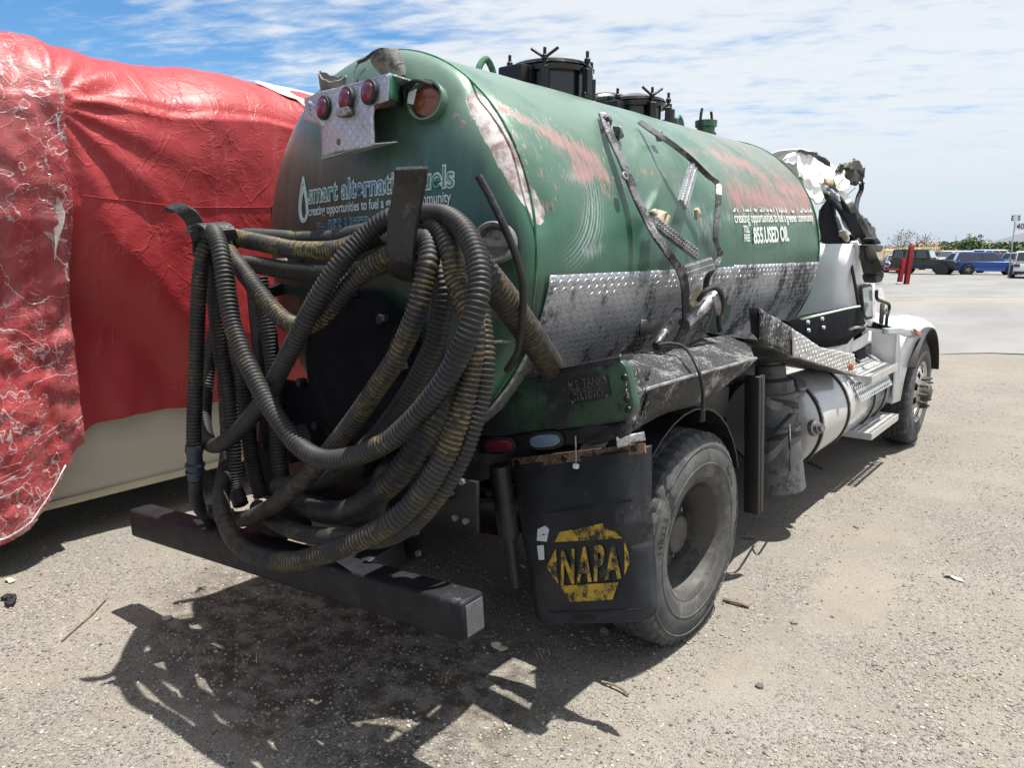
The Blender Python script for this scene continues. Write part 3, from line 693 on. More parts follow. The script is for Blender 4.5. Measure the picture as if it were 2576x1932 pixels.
pl = ((1966, 330, 8.5, 0, 'thin far pole just right of the red post'), (1970, 420, 8.6, 0, 'shorter thin pole beside the one near the red post'), (2030, 420, 9.3, 0, 'far pole left of the one with crossarms'), (2057, 330, 8.8, 1, 'far power pole with crossarms above the blue car'), (2101, 420, 6.6, 1, 'low far pole left of the broad tree'), (2178, 240, 7.5, 0, 'far pole right of the broad tree'), (2188, 260, 8.3, 0, 'far pole second from the right edge'), (2210, 230, 9.0, 1, 'far power pole at the right edge'), (1923, 300, 7.6, 0, 'thin far pole left of the red post'))
for (x, f, h, arm, lb) in pl: pole(lb, x, f, h, arm)
M['roof_grey'] = plain('roof_grey', (.13, .135, .15), .8); M['roof_tile'] = plain('roof_tile', (.32, .19, .14), .8); M['wall_pale'] = plain('wall_pale', (.52, .46, .40), .8)
def house(label, x, f, L, D, hw, hr, roof, rz=0):
    t = empty('house', cpos(x, f), YAW + rz); tag(t, label, 'building', 'far buildings'); b = MB(); b.box((0, 0, hw / 2 - .2), (L, D, hw + .4)); b.build('wall', M['wall_pale'], t)
    b = MB(); o_ = .5; b.prism([(-L / 2 - o_, -D / 2 - o_, hw + .01), (-L / 2 - o_, D / 2 + o_, hw + .01), (-L / 2 - o_, 0, hw + hr)], (L + 2 * o_, 0, 0)); b.build('roof', roof, t)
    for k in range(int(L / 4)):
        b = MB(); b.box((-L / 2 + 2 + k * 4, -D / 2 - .03, hw * .55), (1.4, .1, 1.2)); b.build('window', M['car_glass'], t)
house('low warehouse with a grey gable roof at the right edge', 2225, 132, 22, 16, 2.6, 2.7, M['roof_grey'], R(70))
for k, (x, f, L, hw, hr) in enumerate(((1990, 420, 26, 3.2, 2.2), (2035, 440, 30, 3.4, 2.4), (2082, 400, 22, 3.2, 2.6), (2110, 430, 26, 3.5, 2.2), (2060, 380, 18, 3, 2))):
    house(['far low house with tiled roof left of the poles', 'far long house behind the green jeep', 'far tiled house right of the crossarm pole', 'far tiled house left of the broad tree', 'far small house below the crossarm pole'][k], x, f, L, 10, hw, hr, M['roof_tile'], R(8 * k - 10))
# chain-link fence line at the back of the yard
t = empty('yard_fence', ground(30, 118), YAW); tag(t, 'dark netted fence along the back of the yard', 'fence'); M['fence'] = plain('fence_net', (.07, .07, .075), .8)
for k in range(24): b = MB(); b.cyl((k * 3.6, 0, -.1), (k * 3.6, 0, 1.75), .04, 6); b.build('fence_post', M['fence'], t)
b = MB()
for z in np.arange(.15, 1.7, .16): b.bar((0, 0, z), (83, 0, z), .012, .05)
b.build('fence_wires', M['fence'], t)
# ================================================================== the tanker truck
truck = empty('tanker_truck', (0, 0, 0))
tag(truck, 'wrecked white and green oil tanker truck with crushed cab and hoses on its tail', 'tanker truck')

# ---- tank ---------------------------------------------------------
def head_h(rho): return .075 * math.sqrt(max(0, 1 - rho ** 6)) + .09 * (1 - rho ** 2)
def head_pt(x, z, off=0.):
    rho = min(1, math.sqrt(((x - TXC) / TA) ** 2 + ((z - TZ) / TB) ** 2)); return Vector((x, Y0 - head_h(rho) - off, z))
def th_of(p): return math.atan2((p[2] - TZ) / TB, (p[0] - TXC) / TA)
def px_line(pts):
    out = []
    for x, y in pts: p = at_tank(x, y); out.append((p.y, th_of(p) * .9))
    A = []
    for i in range(len(out) - 1):
        for t in np.linspace(0, 1, 10): A.append((out[i][0] * (1 - t) + out[i + 1][0] * t, out[i][1] * (1 - t) + out[i + 1][1] * t))
    return np.array(A if A else out)
NT = 260; rows = []
for r_ in np.linspace(0.02, 1, 34) ** .8: rows.append(('h0', r_))
for y in np.linspace(Y0, Y1, 170)[1:]: rows.append(('c', y))
for r_ in (np.linspace(1, .02, 16))[1:]: rows.append(('h1', r_))
V = np.zeros((len(rows), NT, 3)); TH = np.linspace(0, 2 * PI, NT, endpoint=False)
for i, (k, q) in enumerate(rows):
    rho = 1 if k == 'c' else q
    V[i, :, 0] = TXC + TA * rho * np.cos(TH); V[i, :, 2] = TZ + TB * rho * np.sin(TH)
    V[i, :, 1] = q if k == 'c' else (Y0 - head_h(rho) if k == 'h0' else Y1 + head_h(rho))
ARC = np.broadcast_to(((TH + PI) % (2 * PI) - PI) * .9, V.shape[:2]); YY = V[..., 1]
def field(pts, rad, pw=1.):
    P = px_line(pts); d = np.full(V.shape[:2], 9.)
    for a, b in P: d = np.minimum(d, np.hypot(YY - a, ARC - b))
    return np.clip(1 - d / rad, 0, 1) ** pw
nz = np.array([[vnoise(tuple(V[i, j]), 3.0, 4) for j in range(NT)] for i in range(len(rows))])
red = np.maximum.reduce([field([(1050, 215), (1120, 248), (1180, 285)], .09), field([(1180, 285), (1240, 312), (1290, 335)], .16), field([(1255, 370), (1300, 360), (1315, 375)], .15), field([(1240, 320), (1270, 350)], .13),
    field([(1330, 365), (1420, 372), (1500, 378)], .05) * .8, field([(1310, 400), (1330, 420)], .08) * .8, field([(1590, 425), (1680, 435), (1745, 445)], .36), field([(1550, 335), (1600, 350), (1660, 385)], .28) * .9, field([(1480, 320), (1530, 330)], .12) * .7,
    field([(1690, 400), (1740, 420)], .25), field([(1660, 360), (1690, 380)], .2) * .75, field([(1120, 290), (1160, 330), (1180, 360)], .14) * .55, field([(1165, 445), (1195, 440)], .07) * .8, field([(1530, 480), (1560, 500)], .1) * .6])
silver = np.maximum.reduce([field([(1230, 380), (1280, 372)], .10) * .8, field([(1490, 330), (1530, 370), (1550, 400)], .16) * .8, field([(1470, 400), (1520, 460), (1530, 500)], .24) * .72, field([(1540, 470), (1580, 470)], .14) * .7,
    field([(1270, 545), (1300, 535)], .09) * .85, field([(1440, 330), (1560, 420)], .4) * .45, field([(1600, 330), (1700, 380)], .35) * .5, field([(1110, 330), (1160, 440)], .09) * .5])
soot = np.maximum.reduce([field([(1530, 520), (1540, 560), (1530, 590)], .16) * .9, field([(1560, 560), (1700, 560)], .05) * .5, field([(1160, 620), (1150, 700), (1140, 780)], .16) * .8, field([(1380, 540), (1400, 570)], .14) * .5, field([(1690, 350), (1750, 420), (1765, 500)], .12) * .75, field([(1660, 330), (1740, 390)], .16) * .55])
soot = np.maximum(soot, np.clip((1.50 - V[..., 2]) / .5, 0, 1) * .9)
# scraped shoulder at the rear right corner: flattened facet
cl3 = catmull([(.65, -.81, 2.47), (.73, -.825, 2.355), (.80, -.82, 2.245), (.860, -.79, 2.13), (.90, -.74, 2.035)], .012)[0]
dcr = np.full(V.shape[:2], 9.)
for q3 in cl3: dcr = np.minimum(dcr, np.linalg.norm(V - q3, axis=-1))
facet = np.clip(1 - dcr / .12, 0, 1); facet = facet * facet * (3 - 2 * facet)
scrape = np.clip(1.30 - dcr / .062, 0, 1)
# wrinkled dent further along
c1 = px_line([(1300, 390), (1301, 391)])[0]
dd = np.hypot((YY - c1[0]) * 1.0, (ARC - c1[1]) * .8); an = np.arctan2(ARC - c1[1], YY - c1[0])
sector = np.clip(1 - np.abs(an + 2.35) / .75, 0, 1) * np.clip((dd - .06) / .1, 0, 1) * np.clip(1 - (dd - .42) / .12, 0, 1)
cen = px_line([(1130, 330), (1131, 331)])[0]
dc = np.hypot((YY - cen[0]), (ARC - cen[1]))
ring = np.clip(1 - np.abs(dc - .47) / .10, 0, 1) * np.clip(1 - np.abs(np.arctan2(ARC - cen[1], YY - cen[0]) + .62) / .65, 0, 1)
wr = np.sin(dc * 150) * .0035 * np.clip(ring * 2, 0, 1)
ringcol = np.clip(ring * 1.6, 0, 1)
dent = np.exp(-(dd / .22) ** 2) * .028 + facet * .026 + np.exp(-((dc - .36) / .16) ** 2) * .012 * np.clip(ring * 2, 0, 1)
dent += .006 * np.clip(nz, -1, 1) * np.clip((V[..., 0] - .1) / .4, 0, 1)
c2 = px_line([(1500, 450), (1501, 451)])[0]; dent += .03 * np.exp(-(np.hypot(YY - c2[0], ARC - c2[1]) / .3) ** 2)
c3 = px_line([(1690, 400), (1691, 401)])[0]; dent += .025 * np.exp(-(np.hypot(YY - c3[0], ARC - c3[1]) / .28) ** 2)
NR = np.stack([(V[..., 0] - TXC) / TA ** 2, 0 * YY, (V[..., 2] - TZ) / TB ** 2], -1); NR /= np.linalg.norm(NR, axis=-1, keepdims=True) + 1e-9
ish = np.array([1.0 if k == 'c' else max(0, (q - .7) / .3) ** .6 for k, q in rows])[:, None]
V += NR * ((-dent + wr) * ish)[..., None]
# the long dimple that the ladder left
me = bpy.data.meshes.new('tank'); F = grid_faces(len(rows), NT, True)
F.append(tuple(range(NT))[::-1]); F.append(tuple(range((len(rows) - 1) * NT, len(rows) * NT)))
me.from_pydata(V.reshape(-1, 3).tolist(), [], F); me.update()
for nm, a in (('red', red), ('ring', ringcol), ('silver', silver), ('soot', soot), ('scrape', scrape)): setattr_f(me, nm, (a * np.ones_like(YY)).reshape(-1))
s = NB('tank_green')
an1 = s.noise(1, 6, .7, s.coord((9, 110, 9), rot=(R(8), 0, 0))); an2 = s.noise(1, 5, .6, s.coord((20, 20, 20))); an3 = s.noise(1, 6, .72, s.coord((12, 130, 12), rot=(R(24), 0, 0)))
base = s.mix(s.step(s.noise(1.6, 6, .6), .3, .7), (.034, .108, .068), (.048, .138, .090))
base = s.mix(s.math('MULTIPLY', s.step(s.noise(1, 6, .7, s.coord((5, 16, .9))), .52, .72), .4), base, (.08, .17, .12))
sp2 = s.new('ShaderNodeSeparateXYZ'); s.l.new(s.tc.outputs['Object'], sp2.inputs[0])
# faded upper barrel, painted paler still for sky and sun sheen
fade_sheen = s.math('MULTIPLY', s.step(sp2.outputs[2], 1.9, 2.55), s.step(s.noise(2.2, 5, .6), .22, .62)); base = s.mix(s.math('MULTIPLY', fade_sheen, .58), base, (.225, .305, .255))
scuff = s.math('MULTIPLY', s.step(sp2.outputs[1], .9, 1.9), s.math('MULTIPLY', s.step(sp2.outputs[2], 2.1, 2.4), s.step(s.noise(3.5, 6, .65), .35, .6))); base = s.mix(s.math('MULTIPLY', scuff, .75), base, s.mix(an3, (.17, .15, .125), (.27, .25, .22)))
rd, sv, st_, sc = s.attr('red'), s.attr('silver'), s.attr('soot'), s.attr('scrape')
fs = s.step(s.math('ADD', sv, s.math('MULTIPLY', s.math('SUBTRACT', an3, .5), 1.9)), .45, .95)
fr = s.step(s.math('ADD', rd, s.math('MULTIPLY', s.math('SUBTRACT', an1, .5), 2.6)), .62, .92)
fr = s.math('MULTIPLY', fr, s.step(rd, .0, .12))
spk = s.math('MULTIPLY', s.step(rd, .02, .12), s.step(s.noise(1, 3, .5, s.coord((26, 60, 26))), .62, .67)); fr = s.math('MAXIMUM', fr, s.math('MULTIPLY', spk, .8))
# speckles of primer between the scrapes
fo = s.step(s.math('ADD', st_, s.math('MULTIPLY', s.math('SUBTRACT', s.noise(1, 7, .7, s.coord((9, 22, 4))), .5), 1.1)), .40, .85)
vd = s.new('ShaderNodeVectorMath', operation='DISTANCE'); s.l.new(s.tc.outputs['Object'], vd.inputs[0]); vd.inputs[1].default_value = tuple(at_tank(1130, 330))
arcs = s.math('MULTIPLY', s.attr('ring'), s.step(s.math('ADD', s.math('SINE', s.math('MULTIPLY', vd.outputs['Value'], 330)), s.math('MULTIPLY', s.noise(6, 4), 1.4)), .3, 1.2)); fs = s.math('MAXIMUM', fs, s.math('MULTIPLY', arcs, .9))
fc = s.step(s.math('ADD', sc, s.math('MULTIPLY', s.math('SUBTRACT', an2, .5), .55)), .45, .58)
c = s.mix(s.math('MULTIPLY', fs, .78), base, s.mix(an3, (.25, .29, .28), (.50, .54, .53)))
c = s.mix(s.math('MULTIPLY', fr, .82), c, s.mix(an1, (.23, .085, .088), (.43, .225, .225)))
fray = s.math('MULTIPLY', s.step(sc, .25, .5), s.step(sc, .75, .5))
c = s.mix(fc, c, s.mix(s.step(s.noise(13, 6, .7), .35, .62), (.17, .10, .105), s.mix(an2, (.40, .37, .36), (.60, .58, .57))))
# head darker towards the bottom, grime along the belly
head_low = s.math('MULTIPLY', s.step(sp2.outputs[1], -.80, -.90), s.step(s.math('ADD', s.math('MULTIPLY', sp2.outputs[2], -.8), s.noise(1, 6, .65, s.coord((7, 7, 1.1)))), -1.62, -.98))
fo = s.math('MAXIMUM', fo, s.math('MULTIPLY', head_low, .80))
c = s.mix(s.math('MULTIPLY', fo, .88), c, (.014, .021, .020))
drop = s.step(s.noise(34, 3, .5), .69, .73); c = s.mix(s.math('MULTIPLY', drop, .5), c, (.02, .03, .026))
s.set(col=c, rough=s.mixf(s.math('MAXIMUM', fr, fc), s.mixf(fs, .34, .45), .75), metal=s.mixf(s.math('MAXIMUM', fr, fc), s.mixf(fs, .22, .4), 0.), coat=.2, coatr=.3)
b1 = s.bump(s.noise(5, 3), .10, .02); s.bump(s.math('ADD', s.math('MULTIPLY', s.math('MAXIMUM', fr, fs), an1), s.math('MULTIPLY', fc, an2)), .35, .004, b1)
M['tank'] = s.m
tank = link('tank', me, M['tank'], truck, True)
# weld seam rings
for y, nm in ((Y0 + .012, 'seam'), (Y1 - .01, 'seam')):
    b = MB(); ps = [(TXC + math.cos(t) * (TA + .001), y, TZ + math.sin(t) * (TB + .001)) for t in np.linspace(-1.1, 4.2, 90)]
    b.tube(ps, .006, 6); b.build('weld_seam', M['weld_green'], tank, True)

# ---- lettering on the rear head: laid on the dish, tipped with the truck's lean
LEAN = R(2.0)
def on_head(cx_, cz_, off=.004):
    ca_, sa_ = math.cos(LEAN), math.sin(LEAN)
    return lambda a, b_: head_pt(cx_ + a * ca_ - b_ * sa_, cz_ + a * sa_ + b_ * ca_, off)
def both(fn, txt, size, cx_, cz_, w, o1, o2, m1, m2):
    lettering('lettering', txt, size, fn(cx_, cz_, .003), m1, tank, offset=o1, width=w + 2 * o1)
    lettering('lettering', txt, size, fn(cx_, cz_, .006), m2, tank, offset=o2, width=w)
both(on_head, 'smart alternative fuels', .118, .158, 2.112, .885, .0058, -.0005, M['letter_pale'], M['letter_green'])
lettering('lettering', 'creating opportunities to fuel a greener community', .060, on_head(.153, 2.055, .003), M['letter_pale'], tank, offset=.0008, width=.878)
both(on_head, '855.USED OIL', .098, .085, 1.955, .43, .0045, -.002, M['letter_blue'], M['tank'])
lettering('lettering', 'TOLL', .036, on_head(-.185, 1.985, .003), M['letter_blue'], tank, width=.07); lettering('lettering', 'FREE', .036, on_head(-.185, 1.952, .003), M['letter_blue'], tank, width=.07)
for k, sc_ in enumerate((.205, .15)):                      # drop-shaped emblem
    f_ = on_head(-.330 + .004 * k, 2.115 - .016 * k, .004); T_ = np.linspace(0.02, 2 * PI - .02, 46)
    ps = [f_(math.sin(t) * sc_ * .25 * abs(math.sin(t / 2)) ** 1.4, math.cos(t) * sc_ * .5) for t in T_]
    b = MB(); b.tube(ps, .0048, 5); b.build('emblem', M['letter_pale'], tank, True)
# ---- lettering on the right flank
def on_side(y0, z0, off=.004):
    def f(a, b_):
        z = z0 + b_ + a * .035; xx = TA * math.sqrt(max(0, 1 - ((z - TZ) / TB) ** 2)); n_ = Vector((xx / TA ** 2, 0, (z - TZ) / TB ** 2)).normalized()
        y = y0 + a; dn = .03 * math.exp(-(((y - c2[0]) ** 2 + (.9 * math.asin((z - TZ) / TB) - c2[1]) ** 2) / .09)) + .025 * math.exp(-(((y - c3[0]) ** 2 + (.9 * math.asin((z - TZ) / TB) - c3[1]) ** 2) / .078))
        return Vector((xx + TXC, y, z)) + n_ * (off + .004 - dn)
    return f
scr_ = lettering('lettering', 'smart alternative fuels', .165, on_side(1.80, 2.125, .002), M['letter_pale'], tank, offset=.001, width=1.44, keep=.15); scr_['kind'] = 'stuff'
lettering('lettering', 'creating opportunities to fuel a greener community', .088, on_side(1.80, 2.062, .002), M['letter_white'], tank, offset=.0002, width=1.42)
lettering('lettering', '855.USED OIL', .130, on_side(1.64, 1.935, .004), M['letter_white'], tank, offset=.0035, width=.61)
lettering('lettering', 'TOLL', .058, on_side(1.235, 1.985, .004), M['letter_white'], tank, offset=.001, width=.085); lettering('lettering', 'FREE', .058, on_side(1.235, 1.935, .004), M['letter_white'], tank, offset=.001, width=.085)

# ---- diamond plate skirt round the lower flank
def skirt(name, ya0, ya1, yb0, yb1, z_top, z_bot, mat, off=.012):
    nu, nv = 46, 30; vs = []; t0 = math.asin((z_top - TZ) / (TB + off)); t1 = math.asin((z_bot - TZ) / (TB + off)); uv = []
    for i in range(nu):
        for j in range(nv):
            k = j / (nv - 1); t = t0 + (t1 - t0) * k; y = (ya0 + (yb0 - ya0) * k) * (1 - i / (nu - 1)) + (ya1 + (yb1 - ya1) * k) * i / (nu - 1)
            w = .006 * vnoise((y * 2, t * 3, 5), 1, 3) + .012 * math.exp(-((y - 1.05) / .3) ** 2)
            vs.append((TXC + (TA + off - w) * math.cos(t), y, TZ + (TB + off - w) * math.sin(t))); uv.append((y, t * .9))
    me = bpy.data.meshes.new(name); me.from_pydata(vs, [], grid_faces(nu, nv)); me.update()
    ul = me.uv_layers.new(name='UVMap'); ul.data.foreach_set('uv', np.array([uv[l.vertex_index] for l in me.loops]).reshape(-1))
    o = link(name, me, mat, truck, True); m = o.modifiers.new('thickness', 'SOLIDIFY'); m.thickness = .006; return o
skirt('side_plate', -.71, 1.075, -.80, 1.075, 1.79, 1.12, M['dp_tank']); skirt('side_plate', 1.082, 2.57, 1.082, 2.50, 1.80, 1.12, M['dp_tank'])
# ---- rear head fittings
def P3(x, y, Y): return at(x, y, Y=Y)
# manway door low on the head
b = MB(); b.lathe((.12, -.985, 1.36), (0, -1, 0), [(0, .36), (.05, .36), (.055, .33), (.085, .30), (.11, .18), (.12, 0.0)], 48); mw = b.build('rear_manway', M['matt_black'], truck, True)
for k in range(10):
    a = 2 * PI * k / 10 + .2; b = MB(); b.cyl((.12 + .345 * math.cos(a), -1.06, 1.36 + .345 * math.sin(a)), (.12 + .345 * math.cos(a), -1.10, 1.36 + .345 * math.sin(a)), .02, 6); b.build('bolt', M['black_steel'], mw)
# valves and pipes below
for (x, z, l, r_) in ((-.25, 1.02, .22, .07), (.15, .98, .25, .08), (.5, 1.0, .2, .06)):
    b = MB(); b.lathe((x, -.85, z), (0, -1, 0), [(0, r_), (l * .5, r_), (l * .5, r_ * 1.5), (l * .62, r_ * 1.5), (l * .62, r_ * .95), (l, r_ * .95)], 18); vv = b.build('outlet_valve', M['black_steel'], truck, True)
    b = MB(); b.bar((x, -.85 - l * .55, z), (x + .02, -.85 - l * .55, z + .18), .03, .02); b.cyl((x + .02, -.85 - l * .55, z + .17), (x - .12, -.85 - l * .55, z + .19), .012, 8); b.build('valve_handle', M['steel'], vv)
b = MB(); b.tube(catmull([(.3, -.95, 1.0), (.34, -1.1, .95), (.30, -1.12, .78), (-.1, -1.1, .72), (-.4, -1.0, .75)], .03)[0], .045, 12); b.build('drain_pipe', M['black_steel'], truck, True)
b = MB(); b.box((-.52, -.96, .92), (.62, .06, .66)); b.build('dark_gap_panel', M['matt_black'], truck, bevel=.01)  # dark panel added to fill the bright see-through gaps behind the hoses
b = MB(); b.box((-.2, -.80, .80), (1.1, .3, .3)); b.build('pump_housing', M['matt_black'], truck, bevel=.04)
# chassis rails, cross member, rear plates
for sx in (-1, 1):
    b = MB(); b.hexa([(sx * .40, -1.05, .86), (sx * .49, -1.05, .86), (sx * .49, 6.0, .74), (sx * .40, 6.0, .74), (sx * .40, -1.05, 1.06), (sx * .49, -1.05, 1.06), (sx * .49, 6.0, .98), (sx * .40, 6.0, .98)]); b.build('chassis_rail', M['black_steel'], truck, bevel=.008)
    b = MB(); b.bar((sx * .34, -1.02, .62), (sx * .34, -1.36, .55), .10, .12); b.build('bumper_bracket', M['black_steel'], truck, bevel=.008)
    for yy in (-.2, 1.9): b = MB(); b.box((sx * .5, yy, 1.04), (.16, .12, .2)); b.build('tank_saddle', M['black_steel'], truck, bevel=.01)
pA, pB, pC, pD = at(1028, 905, Y=-1.0), at(1028, 1172, Y=-1.0), at(868, 1225, Y=-1.0), at(640, 1100, Y=-1.0)
b = MB(); b.prism([(pA.x, -1.0, 1.0), (pA.x, -1.0, pB.z + .04), (pA.x - .05, -1.0, pB.z), (pC.x, -1.0, pC.z), (-.62, -1.0, pC.z - .08), (-.62, -1.0, .95)], (0, .02, 0)); rp = b.build('rear_frame_plate', M['black_steel'], truck, bevel=.004)
for (x, y) in ((985, 1118), (1008, 1125), (975, 1065), (1000, 1040), (900, 1150), (905, 1195)):
    p = at(x, y, Y=-1.005); b = MB(); b.cyl((p.x, -1.0, p.z), (p.x, -1.018, p.z), .014, 6); b.build('bolt', M['steel'], rp)
b = MB(); b.box((0, -.6, .9), (.8, .12, .14)); b.build('cross_member', M['black_steel'], truck)
b = MB(); b.lathe((-1.0, 0, .53), (1, 0, 0), [(0, .09), (.55, .09), (.72, .16), (.85, .22), (1.0, .24), (1.15, .22), (1.28, .16), (1.45, .09), (2.0, .09)], 20); b.build('rear_axle', M['black_oily'], truck, True)
for sx in (-1, 1):
    b = MB()
    for k in range(5): b.ribbon([(sx * .45, y, .70 + .03 * k + .10 * (y / .7) ** 2 - .02) for y in np.linspace(-.72 + .1 * k, .72 - .1 * k, 11)], (.09, 0, 0), .022)
    b.build('leaf_spring', M['black_oily'], truck)
    p0 = at(1078, 1005, Y=-.75) if sx > 0 else Vector((-.6, -.75, .95)); b = MB(); b.cyl((p0.x, -.75, p0.z), (p0.x + .03, -.72, p0.z - .32), .045, 14); b.cyl((p0.x + .03, -.72, p0.z - .30), (p0.x + .05, -.70, p0.z - .55), .028, 10); b.build('shock_absorber', M['black_steel'], truck, True)
# ---- bumper
bl_b, br_b = Vector((-1.24, -1.47, .405)), Vector((1.03, -1.345, .56))
dx = (br_b - bl_b).normalized(); upv = Vector((-dx.z, 0, dx.x)).normalized(); fw = upv.cross(dx).normalized()
if fw.y < 0: fw = -fw
b = MB(); hh, ww = .148, .125
b.hexa([bl_b, br_b, br_b + fw * ww, bl_b + fw * ww, bl_b + upv * hh, br_b + upv * hh, br_b + fw * ww + upv * hh, bl_b + fw * ww + upv * hh])
M['bumper'] = paint('bumper_black', (.014, .015, .018), .55, 0, .3, 9, dirt=(.085, .087, .093), damt=.14, dscale=12, bump=.35, bscale=80, spec=.22)
bmp = b.build('rear_bumper', M['bumper'], truck, bevel=.016, seg=3)
e0 = br_b + upv * .016 + fw * .016; b = MB(); b.prism([e0, e0 + fw * (ww - .032), e0 + fw * (ww - .032) + upv * (hh - .032), e0 + upv * (hh - .032)], dx * .004); b.build('bumper_end_cap', paint('chipped_cap', (.075, .08, .088), .6, 0, .15, 12, dirt=(.03, .03, .033), damt=.3, dscale=22, bump=.2), bmp, bevel=.002, seg=1)

# ---- hose hooks
M['hook'] = paint('hook_steel', (.012, .012, .014), .5, 0, .4, 14, dirt=(.075, .073, .07), damt=.22, dscale=16, bump=.8, bscale=70)
def yz_hook(name, top, xw0, xw1):
    pass
prof = [(888, 362, -1.50), (886, 395, -1.475), (880, 430, -1.46), (872, 470, -1.45), (868, 515, -1.44), (868, 560, -1.41), (872, 592, -1.34)]
pts = [at(x, y, Y=Y) for x, y, Y in prof]; last = pts[-1]
pts += [last + Vector((0, .10, -.02)), last + Vector((0, .22, .0)), last + Vector((0, .34, .02))]
PC, _ = catmull(pts, .02); wv = []
for i, p in enumerate(PC):
    k = i / len(PC); w = .105 if k < .2 else .105 - .02 * math.sin((k - .2) / .8 * PI); wv.append((w * math.cos(.35), w * math.sin(.35) * (1 if k < .55 else .2), 0))
b = MB(); b.ribbon(PC, wv, .022); b.build('hose_hook', M['hook'], truck, bevel=.004, seg=1)
hL = [at(372, 447, Y=-1.52), at(395, 453, Y=-1.50), at(412, 466, Y=-1.47), at(424, 490, Y=-1.45), at(432, 520, Y=-1.43), at(440, 560, Y=-1.38)]
hL += [hL[-1] + Vector((.02, .1, -.05)), hL[-1] + Vector((.05, .3, -.02)), hL[-1] + Vector((.12, .5, .0))]
PC, _ = catmull(hL, .02); b = MB(); b.ribbon(PC, [(.035, .05, .02)] * len(PC), .026); b.build('hose_hook', M['hook'], truck, bevel=.005, seg=1)
PC, _ = catmull([at(430, 500, Y=-1.47), at(440, 487, Y=-1.45), at(458, 484, Y=-1.43), at(476, 496, Y=-1.42), at(484, 520, Y=-1.40)], .015); b = MB(); b.ribbon(PC, [(.03, .11, .01)] * len(PC), .012); b.build('hook_saddle', M['hook'], truck)
# posts that carry the hooks
for sx, x0 in ((1, .62), (-1, -.62)):
    b = MB(); b.bar((x0, -1.03, .9), (x0 * (1.02), -1.05, 1.75), .07, .05); b.build('hook_post', M['black_steel'], truck, bevel=.006)
    b = MB(); b.bar((x0, -1.03, 1.66), (x0, -.82, 1.72), .06, .05); b.build('hook_post_brace', M['black_steel'], truck)
for (x0, y0, x1, y1) in ((505, 690, 510, 930), (560, 700, 565, 950), (585, 720, 590, 960)):
    a, c_ = at(x0, y0, Y=-1.0), at(x1, y1, Y=-1.0); b = MB(); b.bar(a, c_, .05, .04); b.build('rear_upright', M['black_oily'], truck)
b = MB(); b.bar(at(590, 500, Y=-.75), at(592, 445, Y=-.75), .02, .02); b.tube(catmull([at(597, 505, Y=-.72), at(594, 450, Y=-.72), at(599, 438, Y=-.72), at(612, 436, Y=-.70)], .02)[0], .009, 8); b.build('grab_handle', M['black_steel'], truck, True)
# bent guide rod and round socket on the right of the head
b = MB(); b.tube(catmull([at(1033, 379, Y=-1.16), at(1055, 418, Y=-1.14), at(1085, 480, Y=-1.12), at(1110, 540, Y=-1.09), at(1126, 595, Y=-1.06), at(1130, 640, Y=-1.03), at(1128, 700, Y=-1.0), at(1118, 760, Y=-.97), at(1095, 800, Y=-.95)], .02)[0], .0135, 10); b.build('guide_rod', M['hook'], truck, True)
p = at(1066, 523, Y=-.98); nrm = Vector((.45, -1, .05)).normalized()
b = MB(); b.lathe(p, nrm, [(-.06, .075), (.01, .075), (.02, .07), (.012, .058), (-.02, .045), (-.02, 0.0)], 28); rsock = b.build('round_socket', M['steel'], truck, True)
a, c_ = at(1028, 523, Y=-1.03), at(1108, 522, Y=-.98); b = MB(); b.bar(a, c_, .008, .03); b.build('socket_strap', M['steel'], rsock)
a, c_ = at(1046, 740, Y=-.98), at(1118, 737, Y=-.96); b = MB(); b.cyl(a, c_, .006, 8); b.build('grease_pipe', M['steel'], truck)

# ---- lamp board high on the head
FY = -1.07
TL, TR, BR, BL = [at(*p, Y=FY) for p in ((658, 212), (841, 156), (839, 211), (657, 258))]
LT, LB, RB, RT = [at(*p, Y=FY - .0) for p in ((695, 246), (694, 341), (806, 309), (806, 222))]
b = MB(); b.prism([TL, BL, Vector((LT.x, FY, (BL + (BR - BL) * .2).z)), LB, RB, Vector((RT.x, FY, (BL + (BR - BL) * .8).z)), BR, TR], (0, .006, 0)); lb = b.build('lamp_board', M['dp_lamp'], truck, uv=True)
crumple(lb, .012, 4, 4, .003)
b = MB(); b.prism([TL, TR, TR + Vector((0, .34, -.02)), TL + Vector((0, .34, -.02))], (0, 0, -.006)); b.build('lamp_board_top', M['dp_lamp'], lb, uv=True)
GE = [at(x, y, Y=Yv) for x, y, Yv in ((842, 157, FY), (889, 176, FY + .24), (873, 225, FY + .22), (840, 211, FY))]
sheet('lamp_board_end', GE, paint('green_clean', (.06, .25, .14), .4, 0, .1, 6, bump=.1), lb, .003, 5, 2, .005)
b = MB(); b.prism([BR, GE[2], GE[2] + Vector((-.12, .02, 0)), Vector((RT.x, FY + .005, BR.z - .03))], (0, 0, .005)); b.build('lamp_board_return', M['dp_rust'], lb, uv=True)
b = MB(); b.prism([LB, RB, RB + Vector((.06, .07, .01)), LB + Vector((.06, .07, .01))], (0, 0, -.004)); b.build('lamp_board_return', M['dp_lamp'], lb, uv=True)
sheet('lamp_board_tab', [at(656, 262, Y=FY), at(664, 213, Y=FY), at(702, 240, Y=FY - .01), at(700, 275, Y=FY - .01)], M['dp_lamp'], lb, .008, 9, 2, .004, True)
for (x, y) in ((702, 233), (751, 214), (800, 199)):
    p = at(x, y, Y=FY - .006); b = MB(); b.lathe(p, (-.1, -1, .05), [(0, .047), (.012, .047), (.016, .040)], 28); rg_ = b.build('marker_lamp', M['rubber'], truck, True)
    b = MB(); b.lathe(p, (-.1, -1, .05), [(.010, .038), (.018, .036), (.024, .022), (.026, 0.0)], 28); b.build('lens', M['red_lens'], rg_, True)
